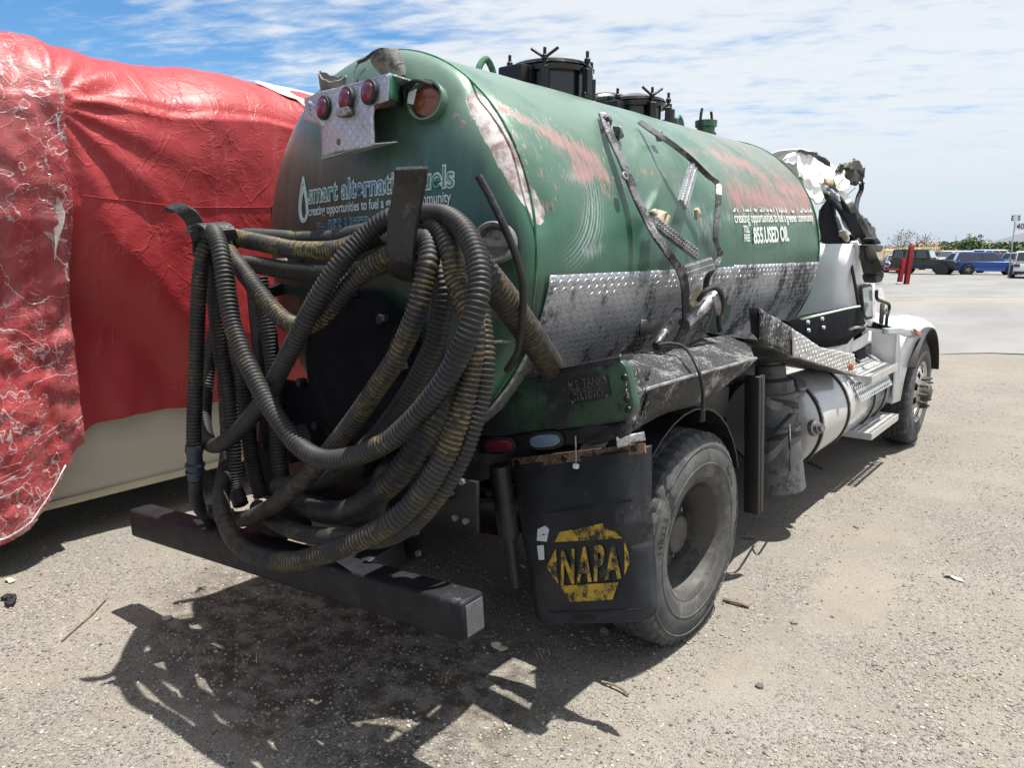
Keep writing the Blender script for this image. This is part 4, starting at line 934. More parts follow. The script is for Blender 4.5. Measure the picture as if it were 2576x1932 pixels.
p = at(751, 243, Y=FY - .01); b = MB(); b.box((p.x, p.y - .015, p.z), (.075, .035, .035)); b.build('plate_lamp', M['steel'], lb, bevel=.008)
p = at(733, 318 - 12, Y=FY - .004); b = MB(); b.cyl(p, p + Vector((0, -.004, 0)), .014, 12); b.build('hole_patch', M['rust'], lb)
# torn work lamps on top
M['cup'] = paint('torn_lamp', (.17, .165, .15), .6, 0, .25, 9, dirt=(.05, .045, .04), damt=.4, dscale=8, bump=.12)
for (x, y, Yv, ax, sc_) in ((718, 184, -1.00, (.35, -.2, .9), .85), (842, 138, -.96, (-.45, -.25, .8), .92)):
    p = at(x, y, Y=Yv); axv = Vector(ax).normalized(); n = 26; vs = []
    xx = axv.orthogonal().normalized(); yy_ = axv.cross(xx)
    prof_ = [(-.075, .030), (-.05, .048), (0, .060), (.042, .066), (.043, .060), (.0, .054), (-.045, .04)]
    for (t, r_) in prof_:
        for i in range(n):
            a = 2 * PI * i / n; j = 1 + .04 * math.sin(2 * a + x); tt = t + (.012 * math.sin(2 * a + y) + .004 * math.sin(9 * a) if t > .04 else 0)
            vs.append(p + axv * tt * sc_ + (xx * math.cos(a) + yy_ * math.sin(a)) * r_ * j * sc_)
    b = MB(); b.add(vs, grid_faces(len(prof_), n, True)); wl_ = b.build('work_lamp', M['cup'], truck, True)
    b = MB(); b.cyl(p - axv * .07, p - Vector((0, -.02, .15)), .028, 10); b.build('lamp_foot', M['black_steel'], wl_, True)
    b = MB(); b.lathe(p - axv * .03, axv, [(0, .05), (.005, .0)], 18); b.build('lamp_dish', M['sticker'], wl_)
b = MB(); b.tube(catmull([at(774, 134, Y=-1.0), at(790, 127, Y=-1.0), at(808, 113, Y=-1.0), at(828, 106, Y=-.99), at(842, 117, Y=-.98)], .01)[0], .0075, 8); b.build('lamp_cable', M['rubber'], truck, True)
b = MB(); b.tube(catmull([at(776, 135, Y=-1.0), at(768, 147, Y=-1.0), at(763, 165, Y=-1.01), at(759, 188, Y=-1.03)], .01)[0], .003, 6); b.build('lamp_wire', M['steel'], truck, True)
b = MB(); b.tube(catmull([at(788, 148, Y=-.95), at(778, 160, Y=-.98), at(770, 180, Y=-1.02)], .01)[0], .004, 6); b.build('lamp_wire', M['rubber'], truck, True)
# amber turn lamp in its round housing
p = at(922, 218, Y=-.915); ax = Vector((.28, -1, .18)).normalized()
b = MB(); b.lathe(p, ax, [(-.10, .078), (.0, .080), (.02, .078), (.02, .070), (.0, .066), (-.02, .062)], 34); ah = b.build('turn_lamp', M['tank'], truck, True)
b = MB(); b.lathe(p - ax * .01, ax, [(-.02, .065), (.008, .060), (.018, .04), (.022, 0.0)], 30); b.build('lens', M['amber_lens'], ah, True)
b = MB(); b.tube(catmull([p + Vector((-.085, -.02, .0)), p + Vector((-.07, -.05, .045)), p + Vector((.0, -.06, .065)), p + Vector((.07, -.04, .045))], .01)[0], .008, 8); b.build('broken_bezel', M['rubber'], ah, True)
b = MB(); b.prism([p + ax * .024 + Vector((-.07, -.01, .03)), p + ax * .03 + Vector((-.075, -.01, -.01)), p + ax * .03 + Vector((-.04, -.012, -.02)), p + ax * .03 + Vector((-.02, -.012, .035))], ax * .004); b.build('lens_shard', M['sticker'], ah)

# ---- fittings on top of the tank
def top_z(x): return TZ + TB * math.sqrt(1 - ((x - TXC) / TA) ** 2)
def manway(xc, yc, r_, h, n_cl, rot0, name='manway'):
    z0 = top_z(xc) - .06; z1 = z0 + h
    b = MB(); b.lathe((xc, yc, z0), (0, 0, 1), [(0, r_), (h + .06, r_), (h + .06, r_ + .03), (h + .085, r_ + .035), (h + .095, r_ + .02)], 48); mwn = b.build(name, M['black_paint'], truck, True)
    b = MB(); b.lathe((xc, yc, z0), (0, 0, 1), [(h + .096, r_ + .03), (h + .115, r_ + .02), (h + .135, r_ * .75), (h + .155, r_ * .4), (h + .16, 0.0)], 48); b.build('lid', M['black_paint'], mwn, True)
    for k in range(n_cl):
        a = rot0 + 2 * PI * k / n_cl; d = Vector((math.cos(a), math.sin(a), 0)); t_ = Vector((-d.y, d.x, 0)); q = Vector((xc, yc, z0 + h)) + d * (r_ + .045)
        b = MB()
        b.bar(q + Vector((0, 0, -.07)), q + Vector((0, 0, .07)), .045, .04, d); b.cyl(q + Vector((0, 0, .02)), q + Vector((0, 0, .165)), .010, 8)
        b.cyl(q + Vector((0, 0, .10)), q + Vector((0, 0, .125)), .018, 10)
        if k % 3 == 0:
            for sg in (-1, 1): b.cyl(q + Vector((0, 0, .11)), q + Vector((0, 0, .16)) + t_ * .075 * sg, .009, 8)
        b.bar(q + Vector((0, 0, .06)), q - d * .10 + Vector((0, 0, .10)), .04, .03)
        b.bar(q + t_ * -.035 + Vector((0, 0, -.07)), q + t_ * .035 + Vector((0, 0, -.07)), .03, .03); b.build('lid_clamp', M['black_oily'], mwn, bevel=.004, seg=1)
    b = MB(); q = Vector((xc - .2 * r_, yc - r_ - .06, z0 + h + .03)); b.box(q, (.17, .12, .10)); b.build('lid_hinge', M['black_oily'], mwn, bevel=.012)
    return mwn
manway(-.02, .55, .205, .135, 6, R(-62)); manway(-.02, 1.49, .175, .09, 6, R(-30))
b = MB(); b.tube(catmull([(-.28, 1.25, 2.66), (-.24, 1.20, 2.80), (-.14, 1.30, 2.86), (.0, 1.52, 2.84)], .03)[0], .045, 12); b.build('vent_elbow', M['black_paint'], truck, True)
for (x, y) in ((1050, 158), (1466, 268)):
    p = at(x, y, X=.02); b = MB(); z_ = top_z(.02) - .02; b.tube(catmull([(p.x, p.y - .05, z_), (p.x, p.y - .055, z_ + .08), (p.x, p.y, z_ + .135), (p.x, p.y + .055, z_ + .08), (p.x, p.y + .05, z_)], .012)[0], .017, 8); b.build('lifting_eye', M['weld_green'], truck, True)
p = at(1447, 250, X=0); b = MB(); b.lathe((0, p.y, top_z(0) - .02), (0, 0, 1), [(0, .05), (.07, .05), (.07, .062), (.10, .062), (.10, .035), (.17, .035), (.175, .012), (.21, .012)], 18); b.bar((0, p.y, top_z(0) + .07), (.02, p.y + .12, top_z(0) + .06), .06, .05); b.build('relief_valve', M['black_paint'], truck, True)
p = at(1525, 270, X=0); b = MB(); z_ = top_z(0) - .02; b.lathe((0, p.y, z_), (0, 0, 1), [(0, .07), (.06, .07), (.06, .08), (.08, .082), (.085, .068), (.12, .068), (.125, .082), (.17, .085), (.175, .06)], 24); cl_ = b.build('cap_fitting', M['weld_green'], truck, True)
for sg in (-1, 1):
    b = MB(); b.tube(catmull([(0, p.y + sg * .088, z_ + .10), (0, p.y + sg * .10, z_ + .15), (0, p.y + sg * .095, z_ + .21), (0, p.y + sg * .08, z_ + .25)], .015)[0], .011, 8); b.build('cam_lever', M['black_oily'], cl_, True)

# ---- bent access ladder across the flank
M['ladder'] = paint('ladder_aluminium', (.20, .20, .21), .45, .5, .25, 9, dirt=(.028, .028, .03), damt=.55, dscale=6, bump=.3)
lad = empty('bent_ladder', (0, 0, 0)); lad.parent = truck
def rail(pxs, w, name='rail', wdir=None, wsc=None):
    pts = [at_tank(x, y, off) if off < 5 else at(x, y, X=off - 10) for x, y, off in pxs]; PC, _ = catmull(pts, .025); wv = []
    for i, q in enumerate(PC):
        k = i / (len(PC) - 1); tw = wdir(k) if wdir else (0, 1, 0); v_ = Vector(tw).normalized() * w; wv.append(tuple(v_))
    b = MB(); b.ribbon(PC, wv, .012); return b.build(name, M['ladder'], lad, bevel=.002, seg=1)
rail([(1300, 243, .03), (1315, 285, .03), (1345, 350, .03), (1372, 420, .035), (1395, 468, .06), (1412, 502, .10), (1440, 542, .15), (1466, 578, .17), (1478, 610, .17), (1481, 660, .14), (1478, 700, .12), (1455, 742, .10)], .046, wdir=lambda k: (.25, 1, .15) if k < .55 else (.35, .8, .5 if k > .7 else .2))
rail([(1382, 262, .03), (1412, 283, .06), (1440, 302, .09), (1475, 328, .10), (1500, 350, .10), (1530, 380, .10), (1550, 396, .11), (1552, 430, .12), (1548, 480, .11), (1546, 520, .10), (1556, 548, .11), (1545, 575, .11), (1528, 600, .09), (1524, 625, .07)], .030, wdir=lambda k: (.7, .5, .5) if k < .5 else (.75, .6, -.1))
def rung(a, c_, w, mat='ladder', perf=True):
    a, c_ = Vector(a), Vector(c_); d = (c_ - a).normalized(); out = Vector((1, 0, .35)); sd_ = d.cross(out).normalized(); out = sd_.cross(d).normalized()
    b = MB(); m = 16; L_ = (c_ - a).length
    b.bar(a, c_, w, .020, out)
    for i in range(m):
        for sgn in (-1, 1):
            q = a + d * L_ * (i + .5) / m + sd_ * sgn * w * .22 + out * .012; b.lathe(q, out, [(-.003, w * .17), (.004, w * .14), (.004, w * .09), (-.002, w * .08)], 7)
    return b.build('rung', M[mat], lad)
rung(at_tank(1500, 352, .085), at_tank(1474, 442, .09), .062, 'dp_bright'); rung(at_tank(1412, 478, .08), at_tank(1504, 549, .13), .058, 'steel'); rung(at_tank(1478, 588, .15), at_tank(1537, 569, .12), .065, 'steel')
for (x, y, o_) in ((1418, 462, .06), (1507, 460, .04), (1338, 285, .03), (1313, 262, .03), (1424, 292, .05), (1402, 318, 0)):
    if o_ == 0: continue
    p = at_tank(x, y, o_); b = MB(); b.box(p, (.03, .035, .055), Matrix.Rotation(.5, 3, 'X')); o = b.build('broken_bracket', M['tan'] if x in (1418, 1507) else M['ladder'], lad, bevel=.006); crumple(o, .02, 16, 1, 0)
p = at_tank(1347, 381, .035); b = MB(); b.lathe(p, (1, -.1, .5), [(0, .02), (.012, .02), (.014, .012), (.004, .010)], 12); b.build('ladder_bolt', M['steel'], lad)
p = at_tank(1424, 478, .06); b = MB(); b.box(p, (.05, .06, .09), Matrix.Rotation(-.6, 3, 'X')); o = b.build('yellow_pad', M['tan'], lad, bevel=.01); crumple(o, .03, 12, 1, 0)
# loose pipe ends and a torn hose where the ladder foot was
def stub(pa, pc, r_, mat, name): b = MB(); b.cyl(pa, pc, r_, 12); return b.build(name, M[mat], truck, True)
stub(at(1418, 748, X=1.0), at(1465, 672, X=.98), .022, 'ladder', 'loose_rod'); stub(at(1488, 660, X=.98), at(1512, 629, X=1.0), .020, 'tan', 'loose_rod'); stub(at(1478, 700, X=.98), at(1545, 640, X=1.02), .034, 'steel', 'loose_pipe')
b = MB(); b.tube(catmull([at(1508, 650, X=1.02), at(1522, 630, X=1.05), at(1543, 621, X=1.07), at(1558, 635, X=1.07), at(1560, 665, X=1.06), at(1552, 690, X=1.05), at(1556, 715, X=1.05)], .015)[0], .013, 8); b.build('torn_hose', M['rubber'], truck, True)
sheet('torn_bracket', [at(1537, 640, X=1.06), at(1557, 632, X=1.06), at(1560, 690, X=1.05), at(1545, 678, X=1.05)], M['steel'], truck, .01, 14, 2, .006)
sheet('torn_bracket', [at(1384, 690, X=1.0), at(1430, 690, X=1.0), at(1412, 720, X=1.0), at(1378, 725, X=1.0)], M['black_steel'], truck, .004, 8, 1, .008)
# ---- rear tray box with maker's plate, lamp bar and mud flap
BY = -.68
def bp_(x, y, Y=BY): return at(x, y, Y=Y)
face = [bp_(*p) for p in ((1032, 842), (1186, 808), (1338, 776), (1352, 792), (1362, 835), (1371, 878), (1362, 902), (1342, 912), (1036, 944))]
b = MB(); b.prism(face, (0, .05, 0)); tb = b.build('tray_end_box', M['green_oily'], truck, bevel=.012)
b = MB(); b.prism([bp_(1188, 800), bp_(1338, 769), bp_(1340, 782), bp_(1192, 812)], (0, .10, 0)); b.build('tray_end_lip', M['hook'], tb, bevel=.004)
pa, pb, pc_, pd = [bp_(x, y, BY - .004) for x, y in ((1229, 828), (1314, 812), (1320, 858), (1236, 873))]
b = MB(); b.prism([pa, pb, pc_, pd], (0, -.006, 0)); mp2 = b.build('maker_plate', M['black_steel'], tb, bevel=.003)
M['emboss'] = plain('embossed_letters', (.10, .10, .10), .5, .3)
ux = (pb - pa).normalized(); uz = (pa - pd).normalized()
def on_plate(f0, g0): return lambda a, c_: pd + (pc_ - pd) * f0 + (pa - pd) * g0 + ux * a + uz * c_ + Vector((0, -.0085, 0))
for k in range(11):                            # third line: worn beyond reading
    p = on_plate(.14 + .07 * k, .10)(0, 0); b = MB(); b.bar(p, p + uz * (.012 + .014 * ((k * 7) % 3) / 2) + ux * .004 * ((k % 3) - 1), .004, .003, (0, -1, 0)); b.build('worn_stroke', M['emboss'], mp2)
for tx, g0, sz in (('U.S. TANKS', .66, .05), ('805-928-1501', .36, .038)): lettering('plate_text', tx, sz, on_plate(.5, g0), M['emboss'], mp2, squash=.72)
for (f0, g0) in ((.06, .1), (.94, .1), (.06, .9), (.94, .9)):
    p = pd + (pc_ - pd) * f0 + (pa - pd) * g0; b = MB(); b.cyl(p + Vector((0, -.004, 0)), p + Vector((0, -.011, 0)), .007, 8); b.build('rivet', M['emboss'], mp2)
for (x, y) in ((1355, 815), (1360, 862), (1363, 885)):
    p = bp_(x - 6, y, BY - .003); b = MB(); b.lathe(p, (0, -1, 0), [(0, .014), (.006, .012), (.010, 0.0)], 12); b.build('bolt', M['black_steel'], tb)
# crumpled side tray running forward
inner_r, inner_f = at(1342, 772, X=.98), at(1600, 716, X=.98)
outer_r, outer_f = at(1392, 842, X=1.24), at(1633, 774, X=1.24)
low_r, low_f = at(1362, 925, X=1.16), at(1540, 856, X=1.16)
def strip(name, A, Bv, n, m, mat, amp, sc=5., bulge=0., uvs=True):
    vs = []; uv = []
    for i in range(n):
        k = i / (n - 1); a = A[0].lerp(A[1], k); c_ = Bv[0].lerp(Bv[1], k)
        for j in range(m):
            q = a.lerp(c_, j / (m - 1)); q = q + Vector((vnoise(q + Vector((2, 0, 0)), sc), 0, vnoise(q + Vector((0, 5, 0)), sc))) * amp
            vs.append(q); uv.append((k * (A[1] - A[0]).length, j / (m - 1) * (Bv[0] - A[0]).length))
    me = bpy.data.meshes.new(name); me.from_pydata([tuple(v) for v in vs], [], grid_faces(n, m)); me.update()
    ul = me.uv_layers.new(name='UVMap'); ul.data.foreach_set('uv', np.array([uv[l.vertex_index] for l in me.loops]).reshape(-1))
    o = link(name, me, mat, truck, True); md = o.modifiers.new('thickness', 'SOLIDIFY'); md.thickness = .006; return o
strip('side_tray_top', (inner_r, inner_f), (outer_r, outer_f), 30, 10, M['dp_oily'], .016)
strip('side_tray_side', (outer_r, outer_f), (low_r, low_f), 30, 8, M['dp_oily'], .014)
strip('side_tray_inner', (inner_r + Vector((0, 0, -.0)), inner_f), (inner_r + Vector((-.02, 0, -.22)), inner_f + Vector((-.02, 0, -.22))), 12, 4, M['black_oily'], .01)
b = MB(); b.tube([outer_r, outer_r.lerp(outer_f, .33) + Vector((.004, 0, .004)), outer_r.lerp(outer_f, .66), outer_f], .008, 8); b.build('tray_edge_bead', M['steel'], truck, True)
sheet('tray_corner', [bp_(1350, 788), inner_r, at(1410, 800, X=1.16), outer_r, at(1385, 900, X=1.22), at(1352, 930, X=1.18), bp_(1368, 880)], M['dp_oily'], truck, .022, 8, 3, .005, True)
sheet('tray_corner', [at(1352, 930, X=1.18), at(1385, 896, X=1.22), at(1400, 850, X=1.24), at(1440, 870, X=1.2), at(1380, 925, X=1.15)], M['dp_oily'], truck, .012, 8, 2, .005, True)
o = sheet('torn_strap_end', [at(1330, 770, X=1.0), at(1345, 758, X=1.0), at(1358, 776, X=1.02), at(1338, 790, X=1.02)], M['rubber'], truck, .03, 18, 2, .008)
# loose cord over the tray
b = MB(); b.tube(catmull([at(1420, 745, X=1.02), at(1450, 742, X=1.05), at(1480, 752, X=1.12), at(1505, 790, X=1.25), at(1517, 835, X=1.28), at(1518, 880, X=1.28), at(1513, 912, X=1.28)], .015)[0], .008, 8); cd_ = b.build('hanging_cord', M['rubber'], truck, True)
p = at(1517, 885, X=1.28); b = MB(); b.cyl(p, p + Vector((0, 0, -.05)), .015, 8); b.build('cord_knot', M['rubber'], cd_)
# lamp bar
LY = -.66
bar = [at(x, y, Y=LY) for x, y in ((1034, 948), (1340, 914), (1352, 908), (1352, 940), (1340, 948), (1037, 982))]
b = MB(); b.prism(bar, (0, .05, 0)); lbar = b.build('tail_lamp_bar', M['black_steel'], truck, bevel=.006)
def oval(name, cx_, cy_, w, h, mat, depth=.010, parent=None):
    p = at(cx_, cy_, Y=LY - .004); tx = (at(cx_ + 30, cy_ - 3.3, Y=LY - .004) - p).normalized(); tz = Vector((-tx.z, 0, tx.x)); P = []
    for i in range(28):
        a = 2 * PI * i / 28; ex = abs(math.cos(a)) ** .7 * math.copysign(1, math.cos(a)); ez = abs(math.sin(a)) ** .7 * math.copysign(1, math.sin(a)); P.append(p + tx * ex * w / 2 + tz * ez * h / 2)
    b = MB(); b.prism(P, (0, -depth, 0)); return b.build(name, mat, parent or truck, bevel=.003)
for (x, y, mt) in ((1081, 962, 'red_lens'), (1181, 951, 'blue_lens')):
    g_ = oval('tail_lamp', x, y, .185, .076, M['rubber'], .012); oval('lens', x, y, .155, .052, M[mt], .018, g_)
g_ = oval('lamp_grommet', 1283, 938, .20, .07, M['rubber'], .006, lbar)
PC, _ = catmull([at(1262, 955, Y=LY - .02), at(1300, 938, Y=LY - .03), at(1345, 925, Y=LY - .03), at(1362, 922, Y=LY)], .02); b = MB(); b.ribbon(PC, [(0, .01, .022)] * len(PC), .004); b.build('torn_grommet', M['rubber'], lbar)
b = MB(); b.tube(catmull([at(1243, 942, Y=LY - .02), at(1244, 975, Y=LY - .03), at(1244, 1003, Y=LY - .035)], .02)[0], .0035, 6); w_ = b.build('loose_wire', M['steel'], truck, True); p = at(1244, 1007, Y=LY - .035); b = MB(); b.box(p, (.022, .018, .02)); b.build('wire_clip', M['sticker'], w_, bevel=.004)
sheet('lamp_bar_flag', [at(1330, 945, X=1.2), at(1392, 932, X=1.26), at(1396, 952, X=1.26), at(1335, 968, X=1.2)], M['dp_bright'], truck, .006, 9, 2, .004, True)
sheet('lamp_bar_web', [at(1342, 912, Y=LY), at(1370, 925, X=1.2), at(1350, 960, X=1.2), at(1320, 950, Y=LY)], M['black_oily'], truck, .02, 11, 2, .006)
# mud flap
def fl(x, y):
    k = (y - 975) / 370; return at(x, y, Y=-.575 - .075 * k)
br = [fl(*p) for p in ((1106, 990), (1394, 957), (1396, 978), (1112, 1012))]
b = MB(); b.prism(br, (0, -.008, 0)); fbk = b.build('flap_bracket', M['dp_rust'], truck, uv=True)
for (x, y) in ((1120, 999), (1222, 990), (1290, 982), (1372, 968)):
    p = fl(x, y) + Vector((0, -.008, 0)); b = MB(); b.cyl(p, p + Vector((0, -.008, 0)), .014, 8); b.build('bolt', M['black_steel'], fbk)
L_ = [(1110, 1006), (1118, 1060), (1132, 1140), (1145, 1220), (1155, 1290), (1160, 1325), (1172, 1342), (1192, 1348)]
R_ = [(1395, 966), (1396, 1040), (1398, 1140), (1404, 1220), (1414, 1290), (1418, 1318), (1412, 1332), (1396, 1340)]
vs = []; nF = 22
PL = catmull([fl(*p) for p in L_], .01)[0]; PR = catmull([fl(*p) for p in R_], .01)[0]
for i in range(60):
    a = PL[int(i / 59 * (len(PL) - 1))]; c_ = PR[int(i / 59 * (len(PR) - 1))]
    for j in range(nF):
        k = j / (nF - 1); q = Vector(a).lerp(Vector(c_), k); kk = i / 59
        q.y += .018 * vnoise((k * 2, kk * 2, 1), 1.2, 2) + (.05 * max(0, k - .86) / .14 if kk < .55 else .05 * max(0, k - .9) / .1 * (1 - kk) / .45) - .02 * math.exp(-((kk - .42) / .03) ** 2) * .35; vs.append(q)
me = bpy.data.meshes.new('mud_flap'); me.from_pydata([tuple(v) for v in vs], [], grid_faces(60, nF)); me.update()
M['flap'] = paint('flap_rubber', (.018, .0195, .024), .55, 0, .25, 8, dirt=(.085, .08, .075), damt=.18, dscale=5, bump=.2, bscale=90)
flap = link('mud_flap', me, M['flap'], truck, True); md = flap.modifiers.new('thickness', 'SOLIDIFY'); md.thickness = .01
fo = Vector((0, -.012, 0))
def flp(x, y, o_=0): return fl(x, y) + Vector((0, -.014 - o_, 0)) + Vector((0, .018 * vnoise(((x - 1150) / 260 * 2, (y - 990) / 350 * 2, 1), 1.2, 2), 0))
for quad in (((1214, 1147), (1313, 1127), (1348, 1160), (1203, 1169)), ((1187, 1222), (1205, 1184), (1211, 1260)), ((1354, 1168), (1365, 1210), (1352, 1240)), ((1212, 1263), (1340, 1256), (1328, 1292), (1236, 1298))):
    b = MB(); b.prism([flp(*p) for p in quad], (0, -.004, 0)); b.build('emblem_panel', M['letter_yellow'], flap, bevel=.001, seg=1)
pE0, pE1 = flp(1216, 1258), flp(1346, 1244); eU = (pE1 - pE0).normalized(); eV = (flp(1216, 1176) - pE0).normalized()
lettering('emblem_text', 'NAPA', .196, lambda a, c_: pE0 + (pE1 - pE0) * .5 + eU * a + eV * c_ + Vector((0, -.004, 0)), M['letter_yellow'], flap, offset=.007, spacing=1.25, squash=.52)
for quad in (((1168, 1140), (1184, 1133), (1192, 1141), (1186, 1168), (1166, 1165)), ((1166, 1176), (1180, 1175), (1182, 1206), (1170, 1207))):
    b = MB(); b.prism([flp(*p) for p in quad], (0, -.002, 0)); b.build('sticker', M['sticker'], flap)
pE2 = flp(1268, 1336); 
for k in range(9):
    p = pE2 + eU * (-.05 + .0125 * k) + Vector((0, -.002, 0)); b = MB(); b.bar(p, p + eV * .018 + eU * .003 * ((k % 3) - 1), .005, .003, (0, -1, 0)); b.build('worn_stroke', M['rubber'], flap)
b = MB(); b.tube([flp(1190, 1322), flp(1300, 1318), flp(1395, 1312)], .004, 5); b.tube([flp(1145, 1108), flp(1240, 1100), flp(1310, 1088), flp(1370, 1078)], .004, 5); b.build('flap_rib', M['flap'], flap)

# ---- wheels
def arc_text(name, txt, size, X, cy, cz, rad, ang, mat, parent, squash=.8, off=0., rev=False):
    s_ = -1 if rev else 1
    def f(a, c_):
        r_ = rad + (c_ - size * .35) * s_; t = ang - a / rad * s_; return Vector((X, cy + math.cos(t) * r_, cz + math.sin(t) * r_))
    return lettering(name, txt, size, f, mat, parent, offset=off, maxlen=.02, squash=squash)
def tyre(name, X, sgn, cy, cz, Rr, w, parent, lugs=46, steer=None):
    """X outer face, sgn +1 right side; w width"""
    rb = .292; n = lugs * 6
    prof = [(-.02, rb), (-.004, rb + .012), (.002, rb + .03), (.010, rb + .075), (.012, rb + .11), (.006, rb + .15), (-.002, Rr - .060), (-.010, Rr - .035), (-.020, Rr - .014), (-.032, Rr - .002), (-.07, Rr), (-.085, Rr + .001)]
    half = [(t, r_, 'o') for t, r_ in prof] + [(-.088, Rr - .012, 'g'), (-.098, Rr - .012, 'g'), (-.101, Rr + .002, 'c'), (-w / 2 + .004, Rr + .003, 'c'), (-w / 2 + .002, Rr - .010, 'g')]
    full = half + [(-w - t, r_, k) for t, r_, k in half[::-1]]
    vs = []
    for (t, r_, k) in full:
        for i in range(n):
            a = 2 * PI * i / n; ph = i % 6; rr = r_; tt = t
            if k == 'o' and r_ > Rr - .04 and ph in (0, 1): rr = r_ - (.014 if r_ > Rr - .02 else .006)
            if k == 'c' and (ph in (3,)): rr = r_ - .008
            if k in 'gc': tt = t + .006 * (1 if (i // 3) % 2 else -1)
            vs.append((X + sgn * tt, cy + math.cos(a) * rr, cz + math.sin(a) * rr))
    b = MB(); b.add(vs, grid_faces(len(full), n, True)); o = b.build(name, M['tyre'], parent, True, angle=40)
    o.data.materials.append(M['tread'])
    for p in o.data.polygons:
        c_ = p.center; 
        if math.hypot(c_.y - cy, c_.z - cz) > Rr - .03: p.material_index = 1
    return o
RR = .522; CZ = .512
for (X, sgn, cy, outer) in ((1.19, 1, .13, True), (.86, 1, .13, False), (-1.19, -1, .13, True), (-.86, -1, .13, False)):
    b = MB(); S = sgn
    b.lathe((X, cy, CZ), (S, 0, 0), [(-.25, .285), (-.25, .27), (-.03, .272), (-.015, .282), (-.004, .300), (-.012, .304), (-.03, .296), (-.06, .290), (-.24, .290)], 56, None, False)
    if outer: b.lathe((X, cy, CZ), (S, 0, 0), [(-.215, .271), (-.20, .25), (-.20, .11), (-.16, .105), (-.10, .09), (-.085, .06), (-.085, 0.0)], 40)
    whl = b.build('rear_wheel', M['rim_steel'], truck, True, angle=35)
    ty = tyre('tyre', X, sgn, cy, CZ, RR, .275, whl)
    if outer and sgn > 0:
        for k in range(10):
            a = 2 * PI * k / 10; b = MB(); c0 = (X - .20, cy + .143 * math.cos(a), CZ + .143 * math.sin(a)); b.cyl(c0, (X - .165, c0[1], c0[2]), .017, 6); b.cyl((X - .165, c0[1], c0[2]), (X - .145, c0[1], c0[2]), .010, 8); b.build('lug_nut', M['steel'], whl)
        XT = X + .0150
        arc_text('tyre_text', '11R22.5', .062, XT, cy, CZ, .415, R(160), M['tyre_mark'], ty, .85)
        arc_text('tyre_text', 'XDN2', .066, XT, cy, CZ, .415, R(38), M['tyre_mark'], ty, .85)
        arc_text('tyre_text', 'MICHELIN', .060, XT, cy, CZ, .415, R(-58), M['tyre_mark'], ty, .85, 0, False)
        for rr_, th_ in ((.375, .004), (.462, .004)):
            b = MB(); b.lathe((X + (.010 if rr_ < .4 else .004), cy, CZ), (1, 0, 0), [(0, rr_ - th_), (.003, rr_ - th_ / 2), (.003, rr_ + th_ / 2), (0, rr_ + th_)], 72, None, False); b.build('sidewall_bead', M['tyre'], ty, True)
for sgn in (1, -1):
    X = 1.235 * sgn; cy = 4.98; b = MB(); S = sgn
    b.lathe((X, cy, CZ), (S, 0, 0), [(-.24, .285), (-.03, .272), (-.012, .285), (-.002, .300), (-.012, .304), (-.24, .292)], 56, None, False)
    # dished disc with ten hand holes
    rr_ = [(.27, -.05), (.245, -.012), (.19, .005), (.165, .012), (.12, .018), (.10, .022)]
    vs = []; n = 60; fs = []
    for (r_, t) in rr_:
        for i in range(n): a = 2 * PI * i / n; vs.append((X + S * t, cy + r_ * math.cos(a), CZ + r_ * math.sin(a)))
    for j in range(len(rr_) - 1):
        for i in range(n):
            if j == 1 and i % 6 in (1, 2, 3): continue
            fs.append((j * n + i, j * n + (i + 1) % n, (j + 1) * n + (i + 1) % n, (j + 1) * n + i))
    b.add(vs, fs); whl = b.build('front_wheel', M['rim_alu'], truck, True, angle=40)
    b = MB(); b.lathe((X, cy, CZ), (S, 0, 0), [(-.06, .26), (-.059, 0.0)], 30); b.build('wheel_well_disc', M['black_oily'], whl)
    b = MB(); b.lathe((X, cy, CZ), (S, 0, 0), [(.0, .10), (.05, .095), (.085, .08), (.095, .05), (.10, 0.0)], 26); b.build('hub', M['rim_steel'], whl, True)
    for k in range(10):
        a = 2 * PI * k / 10; c0 = Vector((X, cy + .143 * math.cos(a), CZ + .143 * math.sin(a))); b = MB(); b.cyl(c0, c0 + Vector((S * .05, 0, 0)), .019, 6); b.cyl(c0 + Vector((S * .05, 0, 0)), c0 + Vector((S * .085, 0, 0)), .011, 8); b.build('lug_nut', M['rim_steel'], whl)
    tyre('tyre', X, sgn, cy, CZ, RR, .275, whl, 40)
b = MB(); b.bar((-1.0, 4.95, .45), (1.0, 4.95, .45), .1, .1); b.build('front_axle', M['black_oily'], truck)

# ---- dark under-body between the axles
b = MB(); b.box((0, 2.2, .62), (.7, 1.8, .35)); b.build('gearbox', M['black_oily'], truck, bevel=.05)
b = MB(); b.cyl((0, .2, .55), (0, 2.0, .68), .055, 12); b.build('drive_shaft', M['black_oily'], truck)
b = MB(); b.cyl((-.75, 1.0, .75), (-.75, 2.4, .75), .2, 20); b.build('air_tank', M['black_oily'], truck, True)
b = MB(); b.box((.62, .95, .98), (.5, .5, .20)); b.build('pump_box', M['black_oily'], truck, bevel=.02)
PC = [(0, .13 + .62 * math.cos(t), .505 + .64 * math.sin(t)) for t in np.linspace(.35, 2.6, 14)]
b = MB(); b.ribbon([(.86, y, z) for _, y, z in PC], (.56, 0, 0), .008); b.build('wheel_guard', M['black_oily'], truck)

